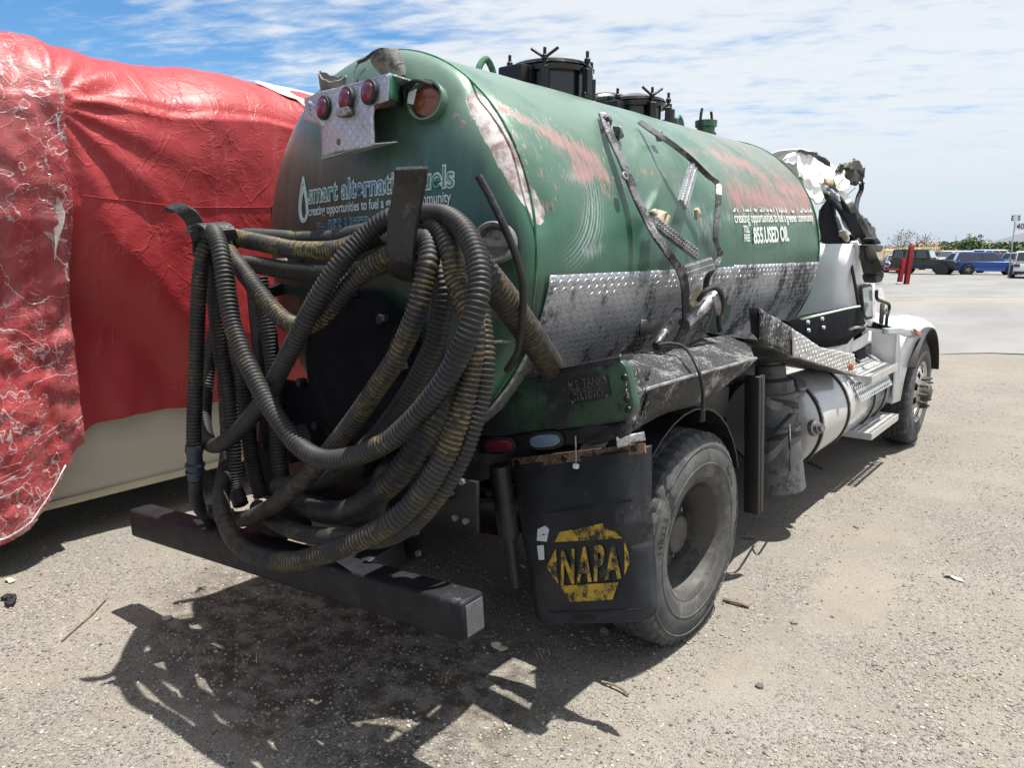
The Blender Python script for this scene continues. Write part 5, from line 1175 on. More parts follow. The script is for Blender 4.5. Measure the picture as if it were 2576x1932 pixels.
# ---- forward piece of the side tray
f1 = [at(x, y, X=1.16) for x, y in ((1639, 666), (1711, 709), (1711, 770), (1639, 735))]
f2 = [at(x, y, X=1.18) for x, y in ((1711, 709), (1771, 749), (1846, 764), (1851, 813), (1714, 770))]
sheet('front_tray_side', f1, M['dp_oily'], truck, .008, 6, 3, .006, True); fts = sheet('front_tray_side', f2, M['dp_bright'], truck, .006, 5, 3, .006, True)
sheet('front_tray_lip', [at(1617, 662, X=1.02), at(1639, 666, X=1.16), at(1639, 735, X=1.16), at(1622, 715, X=1.02)], M['black_oily'], truck, .01, 8, 2, .006)
sheet('front_tray_floor', [at(1639, 735, X=1.16), at(1714, 770, X=1.18), at(1851, 813, X=1.18), at(1851, 813, X=1.18) + Vector((-.3, 0, .02)), at(1714, 770, X=1.18) + Vector((-.35, 0, -.05)), at(1639, 735, X=1.16) + Vector((-.3, 0, .02))], M['dp_oily'], truck, .006, 5, 2, .006, True)
p = at(1838, 791, X=1.188); b = MB(); b.lathe(p, (1, -.1, 0), [(0, .035), (.008, .034), (.016, .02), (.018, 0.0)], 20); b.build('side_marker', M['orange'], truck, True)
for v in b.v: pass
# vertical post with torn edge
a, c_ = at(1626, 812, X=1.12), at(1624, 1108, X=1.12); b = MB(); b.bar(a, c_, .085, .03, (0, 1, 0)); b.build('hanging_post', M['black_steel'], truck, bevel=.004)
b = MB(); b.bar(a + Vector((.03, .04, 0)), c_ + Vector((.03, .04, 0)), .03, .05, (0, 1, 0)); b.build('post_flange', M['hook'], truck, bevel=.004)
for (x, y, x2, y2) in ((1640, 850, 1690, 880), (1640, 1000, 1700, 950), (1705, 925, 1708, 1010)):
    PC, _ = catmull([at(x, y, X=1.12), at((x + x2) / 2, (y + y2) / 2 + 8, X=1.17), at(x2, y2, X=1.1)], .03); b = MB(); b.ribbon(PC, [(.0, .01, .05)] * len(PC), .006); b.build('loose_strap', M['rubber'], truck)

# ---- fuel tank with straps and steps
FT = Vector((.80, 0, .665)); fr_ = .345
b = MB(); b.lathe((FT.x, 2.12, FT.z), (0, 1, 0), [(-.045, 0.0), (-.04, fr_ * .5), (-.02, fr_ * .85), (0, fr_ * .97), (.02, fr_), (2.05, fr_), (2.08, fr_ * .95), (2.10, 0.0)], 64)
M['fuel_white'] = paint('fuel_tank_white', (.54, .54, .55), .22, .25, .05, 5, dirt=(.22, .20, .19), damt=.0, dscale=9, bump=.05, coat=.4)
ft = b.build('fuel_tank', M['fuel_white'], truck, True)
for yy in (2.13, 2.78, 3.55, 3.92):
    b = MB(); b.lathe((FT.x, yy, FT.z), (0, 1, 0), [(0, fr_ + .002), (0, fr_ + .010), (.05, fr_ + .010), (.05, fr_ + .002)], 56); st2 = b.build('tank_strap', M['rubber'], ft, True, angle=30)
    b = MB(); b.lathe((FT.x, yy + .012, FT.z), (0, 1, 0), [(0, fr_ + .010), (0, fr_ + .014), (.026, fr_ + .014), (.026, fr_ + .010)], 56); b.build('strap_band', M['steel'], st2, True, angle=30)
p = at(1762, 925, X=1.13); b = MB(); nx_ = Vector((1, -.25, .25)).normalized(); b.lathe(p - nx_ * .03, nx_, [(0, .055), (.03, .055), (.035, .04), (.06, .04), (.062, .028), (.085, .028)], 14); b.build('filler_cap', M['steel'], ft, True, angle=30)
p = at(1722, 842, X=1.0); b = MB(); b.lathe(p, (.5, -.4, .75), [(-.05, .04), (0, .04), (.0, .05), (.03, .05), (.03, .04), (.05, .046), (.07, .04)], 14); b.build('hose_coupler', M['steel'], truck, True, angle=30)
def perf(name, o_, u, v, nu, nv, hole, mat, parent, th=.004):
    o_, u, v = Vector(o_), Vector(u), Vector(v); vs = []; fs = []
    for i in range(nu):
        for j in range(nv):
            k = len(vs); cu, cv = (i + .5) / nu, (j + .5) / nv; du, dv = .5 / nu, .5 / nv
            for t in range(8):
                a = PI / 4 * t + PI / 8; 
                sx_ = max(-1, min(1, math.cos(a) * 1.35)); sy_ = max(-1, min(1, math.sin(a) * 1.35))
                q = [(1, .414), (.414, 1), (-.414, 1), (-1, .414), (-1, -.414), (-.414, -1), (.414, -1), (1, -.414)][t]
                e_ = [(1, 1), (1, 1), (-1, 1), (-1, 1), (-1, -1), (-1, -1), (1, -1), (1, -1)][t]
                vs.append(o_ + u * (cu + du * e_[0]) + v * (cv + dv * e_[1])); vs.append(o_ + u * (cu + du * q[0] * hole) + v * (cv + dv * q[1] * hole))
            for t in range(8):
                t2 = (t + 1) % 8; fs.append((k + 2 * t, k + 2 * t2, k + 2 * t2 + 1, k + 2 * t + 1))
    me = bpy.data.meshes.new(name); me.from_pydata([tuple(q) for q in vs], [], fs); bm = bmesh.new(); bm.from_mesh(me); bmesh.ops.remove_doubles(bm, verts=bm.verts, dist=.0005); bmesh.ops.dissolve_degenerate(bm, dist=.0005, edges=bm.edges); bmesh.ops.recalc_face_normals(bm, faces=bm.faces); bm.to_mesh(me); bm.free()
    ob = link(name, me, mat, parent); md = ob.modifiers.new('thickness', 'SOLIDIFY'); md.thickness = th; return ob
M['step_alu'] = paint('step_aluminium', (.62, .62, .62), .4, .6, .1, 9, dirt=(.25, .24, .22), damt=.2, dscale=9, bump=.1)
for (y0, y1, z, x0, x1) in ((3.06, 3.92, .915, .98, 1.225), (3.22, 4.14, .43, .98, 1.225)):
    stp = perf('cab_step', (x0, y0, z), (0, y1 - y0, 0), (x1 - x0, 0, 0), 16, 5, .62, M['step_alu'], truck)
    b = MB(); b.bar((x1, y0, z - .022), (x1, y1, z - .022), .006, .055); b.bar((x0, y0, z - .022), (x1, y0, z - .022), .006, .055); b.bar((x0, y1, z - .022), (x1, y1, z - .022), .006, .055); b.build('step_rim', M['step_alu'], stp)
    for yy in (y0 + .15, y1 - .15):
        b = MB(); b.bar((x1 - .05, yy, z - .04), (.80, yy, z + (-.22 if z > .6 else .05)), .03, .02); b.build('step_bracket', M['black_steel'], stp)
for k, ang in enumerate((52, 28)):
    a0 = R(ang); q = Vector((FT.x + (fr_ + .02) * math.cos(a0), 0, FT.z + (fr_ + .02) * math.sin(a0))); v_ = Vector((math.sin(a0), 0, -math.cos(a0))) * .13
    perf('tank_tread', (q.x, 3.0, q.z), (0, 1.0, 0), v_, 18, 3, .6, M['step_alu'], truck)
b = MB(); b.bar((.75, 2.5, .29), (.85, 3.1, .27), .03, .03); b.bar((.85, 2.7, .27), (1.02, 2.72, .22), .02, .02); b.build('tank_hanger', M['black_steel'], truck)
b = MB(); b.box((.80, 3.4, 1.02), (.3, 1.0, .06)); b.build('battery_shelf', M['rust'], truck)
p = at(1845, 840, X=.9); b = MB(); b.cyl((.9, 3.35, 1.0), (.9, 3.35, 1.12), .07, 18, .06); b.cyl((.9, 3.35, 1.12), (.9, 3.35, 1.15), .085, 18); b.build('filler_neck', M['black_steel'], truck, True, angle=30)

# ---- cab
cabw = 1.03
def rounded_back(z0, z1, y_side, name, mat, lean=0.):
    pts2 = [(-cabw, y_side), (-cabw, 3.10)] + [(-cabw + .13 * (1 - math.cos(t)), 3.08 - .13 * math.sin(t)) for t in np.linspace(0, PI / 2, 8)] + [(cabw - .13 * (1 - math.cos(t)), 3.08 - .13 * math.sin(t)) for t in np.linspace(PI / 2, 0, 8)] + [(cabw, 3.10), (cabw, y_side)]
    vs = []
    for z in np.linspace(z0, z1, 6):
        for (x, y) in pts2: vs.append((x, y + lean * (z - z0), z))
    me = bpy.data.meshes.new(name); me.from_pydata(vs, [], grid_faces(6, len(pts2))); me.update(); ob = link(name, me, mat, truck, True); md = ob.modifiers.new('thickness', 'SOLIDIFY'); md.thickness = .02; return ob
rounded_back(1.02, 1.93, 3.22, 'cab_back', M['white'])
def zz(x, y): return (1631.5 + x * .2588, 300.5 + y * .2588)
def z6(x, y): return ((1800 + x * .3014) / 1.1646, (750 + y * .3014) / 1.1646)
def c5(x, y, X):
    p = at(*zz(x, y), X=X); return p if p.y > 3.0 else at(*zz(x, y), Y=3.0 + .3 * (3.0 - p.y))
def c6(x, y, X): return at(*z6(x, y), X=X)
door = [c5(*p, 1.045) for p in ((775, 872), (835, 868), (850, 905), (862, 1000), (905, 990), (945, 1010), (985, 1060), (1000, 1240), (1005, 1480), (965, 1560), (930, 1520), (870, 1440), (830, 1180), (790, 1000))]
dr = sheet('door', door, M['white'], truck, .006, 4, 3, .03)
wf = [c5(*p, 1.066) for p in ((872, 1225), (900, 1212), (955, 1205), (968, 1225), (975, 1480), (965, 1500), (915, 1508), (898, 1480))]
b = MB(); b.prism(wf, (.008, 0, 0)); dw = b.build('door_window_seal', M['rubber'], dr, bevel=.004)
wg = [p + (sum(wf, Vector()) / len(wf) - p) * .16 + Vector((.009, 0, 0)) for p in wf]; b = MB(); b.prism(wg, (.003, 0, 0)); b.build('door_window', glassm('peep_glass', (.20, .26, .26), .08), dw)
b = MB(); b.tube(catmull([c5(775, 900, 1.06), c5(790, 1000, 1.07), c5(830, 1200, 1.07), c5(870, 1440, 1.07), c5(905, 1560, 1.07)], .03)[0], .012, 8); b.build('door_seal', M['rubber'], dr, True)
lettering('door_text', 'smart alternative fuels', .07, lambda a, c_: Vector((1.078, 3.62 + a, 1.71 + c_)), M['letter_green'], dr, squash=.62)
lettering('door_text', '855.USED OIL', .07, lambda a, c_: Vector((1.078, 3.66 + a, 1.60 + c_)), M['letter_green'], dr, squash=.62)
b = MB(); b.prism([c5(1010, 1240, 1.05), c5(1060, 1240, 1.05), c5(1085, 1330, 1.05), c5(1015, 1300, 1.05)], (-.03, 0, 0)); b.build('cowl_side', M['white'], truck)
# pillars, frame, crushed roof
sheet('door_pillar', [c5(*p, .96) for p in ((520, 600), (560, 545), (595, 512), (635, 555), (650, 640), (672, 720), (755, 868), (545, 872))], M['dark_cloth'], truck, .015, 7, 3, .05)
PC, _ = catmull([c5(600, 350, .96), c5(640, 480, .97), c5(700, 520, .97), c5(780, 640, .97), c5(860, 790, .98), c5(920, 900, .98)], .03); b = MB(); b.ribbon(PC, [(.06, .075, .03)] * len(PC), .05); b.build('windscreen_pillar', M['dark_cloth'], truck, bevel=.008, seg=1)
PC, _ = catmull([c5(690, 450, 1.0), c5(740, 480, 1.0), c5(800, 570, 1.0), c5(880, 700, 1.0), c5(960, 850, 1.0)], .03); b = MB(); b.ribbon(PC, [(.03, .05, .03)] * len(PC), .03); b.build('pillar_trim', M['grey_plastic'], truck, bevel=.006, seg=1)
PC, _ = catmull([c5(720, 560, .6), c5(730, 640, .6), c5(760, 720, .6), c5(830, 780, .6)], .03); b = MB(); b.tube(PC, .022, 10); b.build('steering_wheel_rim', M['rubber'], truck, True)
sheet('cab_seat', [c5(*p, .7) for p in ((545, 690), (590, 700), (630, 760), (625, 868), (548, 868))], M['grey_plastic'], truck, .02, 6, 3, .08)
sheet('dashboard', [c5(*p, .85) for p in ((770, 800), (840, 790), (890, 830), (905, 900), (860, 985), (850, 880), (770, 870))], M['dark_cloth'], truck, .02, 8, 2, .06)
sheet('broken_mirror_glass', [c5(*p, .98) for p in ((845, 825), (885, 815), (903, 880), (860, 910))], M['car_glass_pale'], truck, .004, 9, 1, .01)
sheet('door_cloth', [c5(*p, .98) for p in ((700, 765), (740, 770), (765, 860), (735, 850), (705, 800))], M['tan'], truck, .02, 12, 2, .02)
sheet('windscreen_gasket', [c5(*p, .98) for p in ((860, 990), (870, 935), (925, 890), (945, 1000), (880, 1000))], M['dark_cloth'], truck, .01, 9, 2, .03)
roofA = [c5(p[0], p[1], .97 - .50 * (520 - p[1]) / 430) for p in ((215, 180), (340, 90), (450, 130), (560, 175), (650, 220), (720, 290), (770, 360), (775, 410), (720, 420), (650, 370), (600, 330), (560, 355), (600, 420), (640, 520), (590, 500), (500, 560), (440, 440), (400, 350), (350, 290), (350, 180), (260, 190))]
o = sheet('crushed_roof', roofA, M['white_worn'], truck, .035, 7, 4, .008)
rl = [(q + Vector((-1.7, .1, -.05))) for q in (roofA[1], roofA[3], roofA[5], roofA[7])]
sheet('roof_skin', [roofA[1], roofA[2], roofA[3], roofA[4], roofA[5], roofA[6], rl[3], rl[2], rl[1], rl[0]], M['white_worn'], truck, .05, 4, 4, .01)
sheet('roof_lining', [c5(*p, .80) for p in ((580, 320), (640, 330), (720, 400), (730, 440), (650, 410), (600, 380))], M['tan'], truck, .02, 9, 2, .015)
sheet('roof_lining', [c5(*p, .82) for p in ((260, 195), (350, 175), (352, 300), (300, 250))], M['tan'], truck, .02, 9, 2, .015)
sheet('roof_flap', [c5(*p, .80) for p in ((350, 90), (370, 70), (450, 95), (550, 130), (590, 180), (640, 215), (520, 175), (420, 120))], M['grey_plastic'], truck, .03, 7, 3, .01)
M['visor'] = paint('visor_plastic', (.035, .034, .03), .5, 0, .3, 6, bump=.3)
sheet('torn_visor', [c5(*p, .72) for p in ((670, 230), (760, 215), (840, 185), (850, 165), (880, 240), (893, 300), (890, 370), (850, 375), (780, 385), (770, 330), (720, 300))], M['visor'], truck, .05, 7, 3, .015)
sheet('torn_visor', [c5(*p, .78) for p in ((715, 225), (790, 190), (845, 170), (880, 260), (800, 245))], paint('visor_top', (.16, .15, .13), .6, 0, .2, 8, bump=.3), truck, .03, 7, 3, .012)
b = MB(); b.tube(catmull([c5(885, 370, .72), c5(885, 420, .72), c5(860, 480, .72), c5(845, 540, .74), c5(838, 600, .78)], .02)[0], .022, 8); b.build('hanging_duct', M['dark_cloth'], truck, True)
b = MB(); b.tube([c5(835, 405, .8), c5(760, 470, .85)], .003, 5); b.build('loose_wire', M['rubber'], truck)
sheet('windscreen_mesh', [c5(*p, .55) for p in ((850, 600), (900, 650), (960, 710), (1000, 770), (1010, 830), (970, 850), (910, 760), (860, 650))], M['grey_plastic'], truck, .02, 9, 3, .012)
for k in range(5): b = MB(); b.tube([c5(850 + 18 * k, 600 + 25 * k, .6), c5(960 + 10 * k, 790 + 10 * k, .6)], .006, 6); b.build('wiper_rod', M['grey_plastic'], truck)
sheet('pillar_lamp', [c5(*p, .94) for p in ((575, 380), (610, 395), (640, 415), (700, 470), (715, 525), (650, 520), (620, 470))], M['car_glass_pale'], truck, .01, 9, 2, .015)
# mirror housings
b = MB(); b.prism([c5(*p, 1.22) for p in ((925, 890), (990, 875), (1030, 1000), (1072, 1100), (1010, 1120), (985, 1130))], (-0.08, .02, 0)); b.build('mirror_arm', M['brown_bar'], truck, bevel=.014, seg=3)
b = MB(); b.prism([c5(*p, 1.24) for p in ((985, 1120), (1075, 1095), (1078, 1140), (1062, 1195), (1000, 1205), (985, 1160))], (-0.09, .02, 0)); b.build('mirror_head', M['visor'], truck, bevel=.014, seg=3)
b = MB(); b.prism([c5(*p, 1.12) for p in ((985, 830), (1020, 815), (1050, 850), (1055, 875), (1000, 880))], (-0.09, .02, 0)); b.build('mirror_head', M['dark_cloth'], truck, bevel=.014, seg=3)
b = MB(); b.prism([c5(*p, 1.14) for p in ((920, 885), (1000, 878), (1065, 885), (1068, 930), (1040, 945), (1005, 935), (990, 900))], (-0.09, .02, 0)); b.build('mirror_head', M['visor'], truck, bevel=.014, seg=3)
# black side box under the cab back with pale trim
bb = [c6(*p, 1.10) for p in ((590, 190), (820, 135), (1060, 90), (1190, 70), (1225, 110), (1262, 230), (1250, 270), (1150, 330), (1100, 385), (900, 420), (870, 410), (700, 300))]
b = MB(); b.prism(bb, (-.05, 0, 0)); bbo = b.build('side_box', M['matt_black'], truck, bevel=.008)
sheet('side_box_trim', [c6(*p, 1.14) for p in ((690, 170), (1060, 85), (1185, 60), (1190, 70), (1060, 96), (700, 180))], plain('trim_pale_green', (.55, .66, .58), .4), bbo, 0, 4, 1, .02)
for (x, y) in ((775, 200), (895, 172), (780, 268), (905, 245)): p = c6(x, y, 1.114); b = MB(); b.cyl(p - Vector((.01, 0, 0)), p + Vector((.006, 0, 0)), .012, 8); b.build('bolt', M['sticker'], bbo)
b = MB(); b.tube(catmull([c6(1110, 262, 1.12), c6(1170, 245, 1.13), c6(1235, 240, 1.13), c6(1262, 215, 1.12)], .02)[0], .011, 7); b.build('box_latch', M['steel'], bbo, True)
sheet('cab_sill', [c6(*p, 1.0) for p in ((900, 420), (1100, 390), (1290, 270), (1290, 370), (1150, 445), (1100, 440), (930, 430))], M['white_worn'], truck, .005, 6, 2, .01)
sheet('cab_floor_side', [c6(*p, .97) for p in ((1150, 445), (1290, 370), (1290, 520), (1180, 520))], M['dark_cloth'], truck, .005, 6, 1, .01)
b = MB(); b.box((0, 3.6, 1.0), (1.9, 1.2, .06)); b.build('cab_floor', M['black_oily'], truck)
sheet('cab_far_side', [(-1.03, 3.1, 1.0), (-1.03, 4.2, 1.0), (-1.03, 4.2, 1.7), (-1.03, 3.7, 1.85), (-1.03, 3.1, 1.9)], M['white'], truck, .01, 4, 2, .02)

# ---- bonnet and wings
def lerp(a, c_, k): return a + (c_ - a) * k
YS = np.linspace(4.12, 6.12, 44)
zt = lambda y: float(np.interp(y, [4.12, 4.6, 5.2, 5.6, 5.9, 6.05, 6.12], [1.47, 1.43, 1.34, 1.24, 1.10, .98, .86]))
def section(y):
    t = zt(y); fy = float(np.interp(y, [4.12, 4.4, 5.2, 5.8, 6.12], [1.22, 1.24, 1.22, 1.08, .88])); ow = float(np.interp(y, [4.12, 4.5, 5.4, 5.9, 6.12], [1.17, 1.22, 1.235, 1.18, 1.0]))
    arch = .505 + math.sqrt(max(0, .63 ** 2 - (y - 4.95) ** 2)) if abs(y - 4.95) < .63 else .505
    zb = max(.52 if y < 4.5 else .62, arch) if y < 5.4 else max(.62, arch)
    zb = min(zb, fy - .10)
    return [(0, t), (.35, t - .005), (.62, t - .04), (.80, t - .12), (.90, lerp(t - .12, fy, .55)), (1.00, fy + .02), (lerp(1.0, ow, .6), fy), (ow - .01, fy - .045), (ow, lerp(fy - .05, zb, .4)), (ow + .004, zb + .01), (ow - .01, zb)]
vs = []
for y in YS:
    sec = section(y)
    for (x, z) in [(-x, z) for x, z in sec[::-1]] + sec[1:]:
        w = .010 * vnoise((x * 2, y * 2, z * 2), 1.5, 3); vs.append((x, y, z + w * (1 if z > 1 else .4)))
m_ = 21; me = bpy.data.meshes.new('bonnet'); F = grid_faces(len(YS), m_); F.append(tuple((len(YS) - 1) * m_ + i for i in range(m_))); me.from_pydata(vs, [], F); me.update()
s = NB('bonnet_white'); n1_ = s.noise(1, 7, .7, s.coord((5, 26, 5), rot=(0, 0, R(35)))); f_ = s.math('MULTIPLY', s.step(n1_, .56, .66), s.step(s.noise(2.3, 4), .45, .62))
c = s.mix(s.math('MULTIPLY', f_, .7), (.72, .73, .74), (.24, .24, .24)); s.set(col=c, rough=.4, coat=.3); s.bump(n1_, .2, .01); M['bonnet'] = s.m
bon = link('bonnet', me, M['bonnet'], truck, True); md = bon.modifiers.new('thickness', 'SOLIDIFY'); md.thickness = .012
# arch lip
for sgn in (1,):
    PC = [(1.232, 4.95 + .635 * math.cos(t), .505 + .635 * math.sin(t)) for t in np.linspace(R(15), R(150), 22)]
    b = MB(); b.ribbon(PC, (.10, 0, 0), .02); b.build('wheel_arch_liner', M['rubber'], bon, bevel=.004, seg=1)
# rear wall of the right wing with splash panel
wallp = [(.86, 4.135, 1.20), (1.165, 4.135, 1.17), (1.20, 4.16, .95), (1.19, 4.24, .70), (1.14, 4.30, .50), (.95, 4.30, .48), (.90, 4.25, .6), (.86, 4.17, .9)]
wallp = [c6(x, y, 1.19) if k else c6(x, y, 1.19) for k, (x, y) in enumerate(())] or wallp
sheet('wing_rear_panel', wallp, M['white'], bon, .004, 5, 3, .012)
b = MB(); b.prism([(.80, 4.34, .50), (1.12, 4.34, .52), (1.12, 4.36, .16), (.80, 4.36, .16)], (0, .01, 0)); b.build('front_mud_flap', M['flap'], truck)
hl = [at(*z6(*p), X=1.235) for p in ((1425, 250), (1560, 248), (1650, 265), (1690, 310), (1660, 325), (1590, 318), (1540, 300), (1420, 300))]
sheet('headlamp', hl, M['car_glass_pale'], bon, .004, 7, 2, .03)
hl = [at(*z6(*p), X=1.24) for p in ((1645, 255), (1690, 280), (1705, 310), (1680, 318), (1660, 290))]
sheet('wing_turn_lamp', hl, M['orange'], bon, 0, 7, 1, .02)
PC, _ = catmull([at(*zz(*p), X=1.10) for p in ((1012, 1260), (1015, 1330), (1060, 1355), (1110, 1375), (1118, 1410), (1100, 1480), (1092, 1570), (1095, 1620))], .02); b = MB(); b.tube(PC, .014, 8); b.build('bonnet_seam', M['rubber'], bon, True)
p0, p1 = at(*zz(1062, 1375), X=1.14), at(*zz(1050, 1540), X=1.16); b = MB(); b.bar(p0, p1, .05, .03, (1, 0, 0)); bl_ = b.build('bonnet_latch', M['rubber'], bon, bevel=.008); b = MB(); b.lathe(p0.lerp(p1, .35) + Vector((.02, 0, 0)), (1, -.2, 0), [(0, .03), (.012, .03), (.014, .016), (.006, .014)], 14); b.build('latch_ring', M['steel'], bl_, True)
b = MB(); b.box((0, 5.6, .75), (1.5, .9, .5)); b.build('engine_block', M['black_oily'], truck, bevel=.04)
b = MB(); b.box((0, 6.16, .62), (2.0, .10, .26)); b.build('front_bumper', M['steel'], truck, bevel=.03)

# ---- grey drum strapped beside the chassis (a thing of its own)
base = at(1676, 1052, X=.98); base.z = .30
drum = empty('drum', (base.x, base.y, base.z)); tag(drum, 'grey tapered plastic drum strapped between the rear tyre and the fuel tank', 'drum')
lean_ = Vector((-.10, -.03, 1)).normalized(); b = MB(); b.lathe((0, 0, 0), lean_, [(0, 0.0), (.0, .185), (.012, .192), (.06, .186), (.40, .168), (.405, .178), (.44, .178), (.445, .166), (.62, .155), (.625, .163), (.66, .163), (.665, .15), (.74, .14), (.76, .10), (.84, .095), (.85, .08), (.9, .08)], 40); b.build('shell', M['grey_plastic'], drum, True, angle=35)
for h_ in (.36, .58):
    PC = [Vector((0, 0, 0)) + lean_ * (h_ + .05 * math.sin(t * 1.0 + h_ * 5)) + Vector((math.cos(t), math.sin(t), 0)) * (.196 - .07 * h_ + .01) for t in np.linspace(0, 2 * PI, 34)]
    b = MB(); b.ribbon(PC, (0, 0, .035), .006); b.build('strap', M['rubber'], drum)
PC, _ = catmull([(.12, -.16, .56), (.05, -.24, .45), (-.02, -.25, .36), (.02, -.22, .27)], .02); b = MB(); b.ribbon(PC, [(.03, .01, 0)] * len(PC), .005); b.build('strap_tail', M['rubber'], drum)
# ================================================================== hoses hung on the hooks
s = NB('corrugated_hose'); rv = s.attr('ridge'); al = s.attr('along')
wear = s.noise(5, 4, .6); yel = s.math('MULTIPLY', s.step(s.math('ADD', s.noise(5.5, 5, .65), s.math('MULTIPLY', s.attr('yellow'), .26)), .58, .72), s.math('MULTIPLY', s.step(s.noise(45, 3, .6), .38, .58), s.mixf(s.attr('lip'), .12, 1)))
c = s.mix(s.step(wear, .35, .7), (.008, .0085, .010), (.019, .0187, .018))
c = s.mix(s.math('MULTIPLY', s.step(rv, .5, 1.0), s.step(s.noise(16, 4), .35, .7)), c, (.042, .040, .037))
c = s.mix(s.math('MULTIPLY', yel, .85), c, (.24, .17, .04))
s.set(col=c, rough=.58, spec=.4); s.bump(s.noise(140, 3), .25, .002); M['hose'] = s.m
def hose(pxs, r, label, pitch=.0165, amp=.0045, yellow=0., n=14, extra=None):
    pts = [at(x, y, Y=Y) for x, y, Y in pxs] if pxs else extra
    P, L_ = catmull(pts, pitch / 4); P, T, N, B = frames(P); rows_ = len(P)
    pat = (1.0, 1.0, 0.0, -.15); Pn = np.array([p[:] for p in P]); Nn = np.array([p[:] for p in N]); Bn = np.array([p[:] for p in B])
    rr = np.array([r + amp * (pat[i % 4] - .5) for i in range(rows_)]); A = np.linspace(0, 2 * PI, n, endpoint=False)
    hel = (np.arange(rows_)[:, None] * 0 + A[None, :] / (2 * PI) * pitch)          # ribs wind as a helix
    Tn = np.array([t[:] for t in T])
    V = Pn[:, None, :] + (Nn[:, None, :] * np.cos(A)[None, :, None] + Bn[:, None, :] * np.sin(A)[None, :, None]) * rr[:, None, None]
    me = bpy.data.meshes.new('suction_hose'); F = grid_faces(rows_, n, True); F.append(tuple(range(n))[::-1]); F.append(tuple(range((rows_ - 1) * n, rows_ * n)))
    me.from_pydata(V.reshape(-1, 3).tolist(), [], F); me.update()
    setattr_f(me, 'ridge', np.repeat([1. if i % 4 < 2 else 0. for i in range(rows_)], n)); setattr_f(me, 'yellow', np.full(rows_ * n, yellow)); setattr_f(me, 'lip', np.repeat([1. if i % 4 == 1 else 0. for i in range(rows_)], n))
    o = link('suction_hose', me, M['hose'], None, True); tag(o, label, 'hose', 'ribbed hoses on the tail hooks'); return o
RH = .0335
hose([(470, 700, -1.16), (456, 610, -1.20), (447, 545, -1.30), (450, 506, -1.40), (462, 503, -1.45), (474, 532, -1.48), (482, 580, -1.50), (490, 640, -1.51), (503, 705, -1.52), (528, 770, -1.53), (560, 838, -1.54), (600, 905, -1.55), (648, 965, -1.55), (700, 992, -1.55), (765, 986, -1.54), (840, 952, -1.52), (905, 893, -1.50), (962, 820, -1.48), (1003, 740, -1.46), (1030, 660, -1.43), (1036, 600, -1.40), (1026, 545, -1.37), (1002, 497, -1.34), (965, 468, -1.31), (925, 462, -1.29), (880, 464, -1.28), (840, 472, -1.30), (790, 508, -1.34), (740, 562, -1.40), (700, 620, -1.44), (668, 677, -1.46), (640, 732, -1.47), (612, 787, -1.47), (580, 848, -1.46), (548, 893, -1.45), (510, 935, -1.44), (475, 960, -1.42), (452, 957, -1.37), (441, 920, -1.32), (443, 860, -1.26), (452, 780, -1.20), (470, 690, -1.15)], RH, 'ribbed grey hose making the big front loop across both hooks', yellow=.0)
hose([(452, 640, -1.28), (456, 560, -1.32), (466, 515, -1.35), (480, 520, -1.37), (496, 548, -1.39), (532, 595, -1.41), (572, 648, -1.42), (610, 688, -1.42), (648, 704, -1.41), (690, 688, -1.39), (747, 622, -1.36), (795, 580, -1.33), (836, 555, -1.31), (875, 530, -1.29), (905, 516, -1.31), (924, 524, -1.35), (927, 562, -1.39), (918, 602, -1.41), (902, 668, -1.43), (876, 733, -1.44), (848, 787, -1.45), (808, 846, -1.45), (769, 902, -1.45), (722, 962, -1.45), (671, 1022, -1.45), (611, 1078, -1.44), (553, 1113, -1.42), (513, 1122, -1.39), (480, 1116, -1.34), (452, 1105, -1.30)], RH, 'yellow-striped hose dipping between the hooks then falling to the lower left', yellow=.55)
hose([(880, 505, -1.22), (925, 480, -1.26), (953, 500, -1.32), (974, 545, -1.35), (985, 600, -1.36), (1003, 645, -1.37), (1020, 692, -1.38), (1024, 740, -1.39), (1017, 800, -1.40), (1003, 860, -1.42), (982, 930, -1.45), (955, 995, -1.48), (905, 1072, -1.52), (848, 1127, -1.56), (769, 1170, -1.59), (690, 1200, -1.61), (631, 1213, -1.62), (572, 1208, -1.61), (525, 1186, -1.58), (494, 1145, -1.54), (478, 1090, -1.47), (481, 1045, -1.39), (490, 1000, -1.31), (493, 940, -1.25), (489, 880, -1.20), (482, 780, -1.16), (474, 690, -1.15), (466, 600, -1.20), (462, 540, -1.27), (472, 508, -1.32), (496, 511, -1.33), (559, 523, -1.31), (640, 540, -1.29), (720, 540, -1.28), (765, 528, -1.27), (830, 505, -1.23)], RH * 1.04, 'yellow-flecked hose with the lowest loop drooping over the bumper', yellow=.50)
hose([(960, 500, -1.18), (990, 535, -1.22), (1012, 585, -1.26), (1030, 650, -1.29), (1042, 720, -1.31), (1046, 790, -1.33), (1036, 862, -1.35), (1016, 932, -1.38), (988, 1000, -1.41), (942, 1072, -1.44), (887, 1132, -1.46), (820, 1163, -1.47), (749, 1163, -1.45), (651, 1152, -1.41), (592, 1125, -1.36), (555, 1095, -1.28)], RH, 'outer right hose lying just behind the lowest loop', yellow=.35)
hose([(880, 580, -1.20), (915, 570, -1.23), (942, 578, -1.26), (954, 612, -1.28), (956, 654, -1.29), (944, 722, -1.30), (924, 775, -1.31), (889, 843, -1.32), (850, 900, -1.32), (800, 960, -1.31), (740, 1010, -1.29), (680, 1040, -1.27), (600, 1050, -1.24)], RH * 1.08, 'dark inner hose hanging right behind the hook plate', yellow=.1)
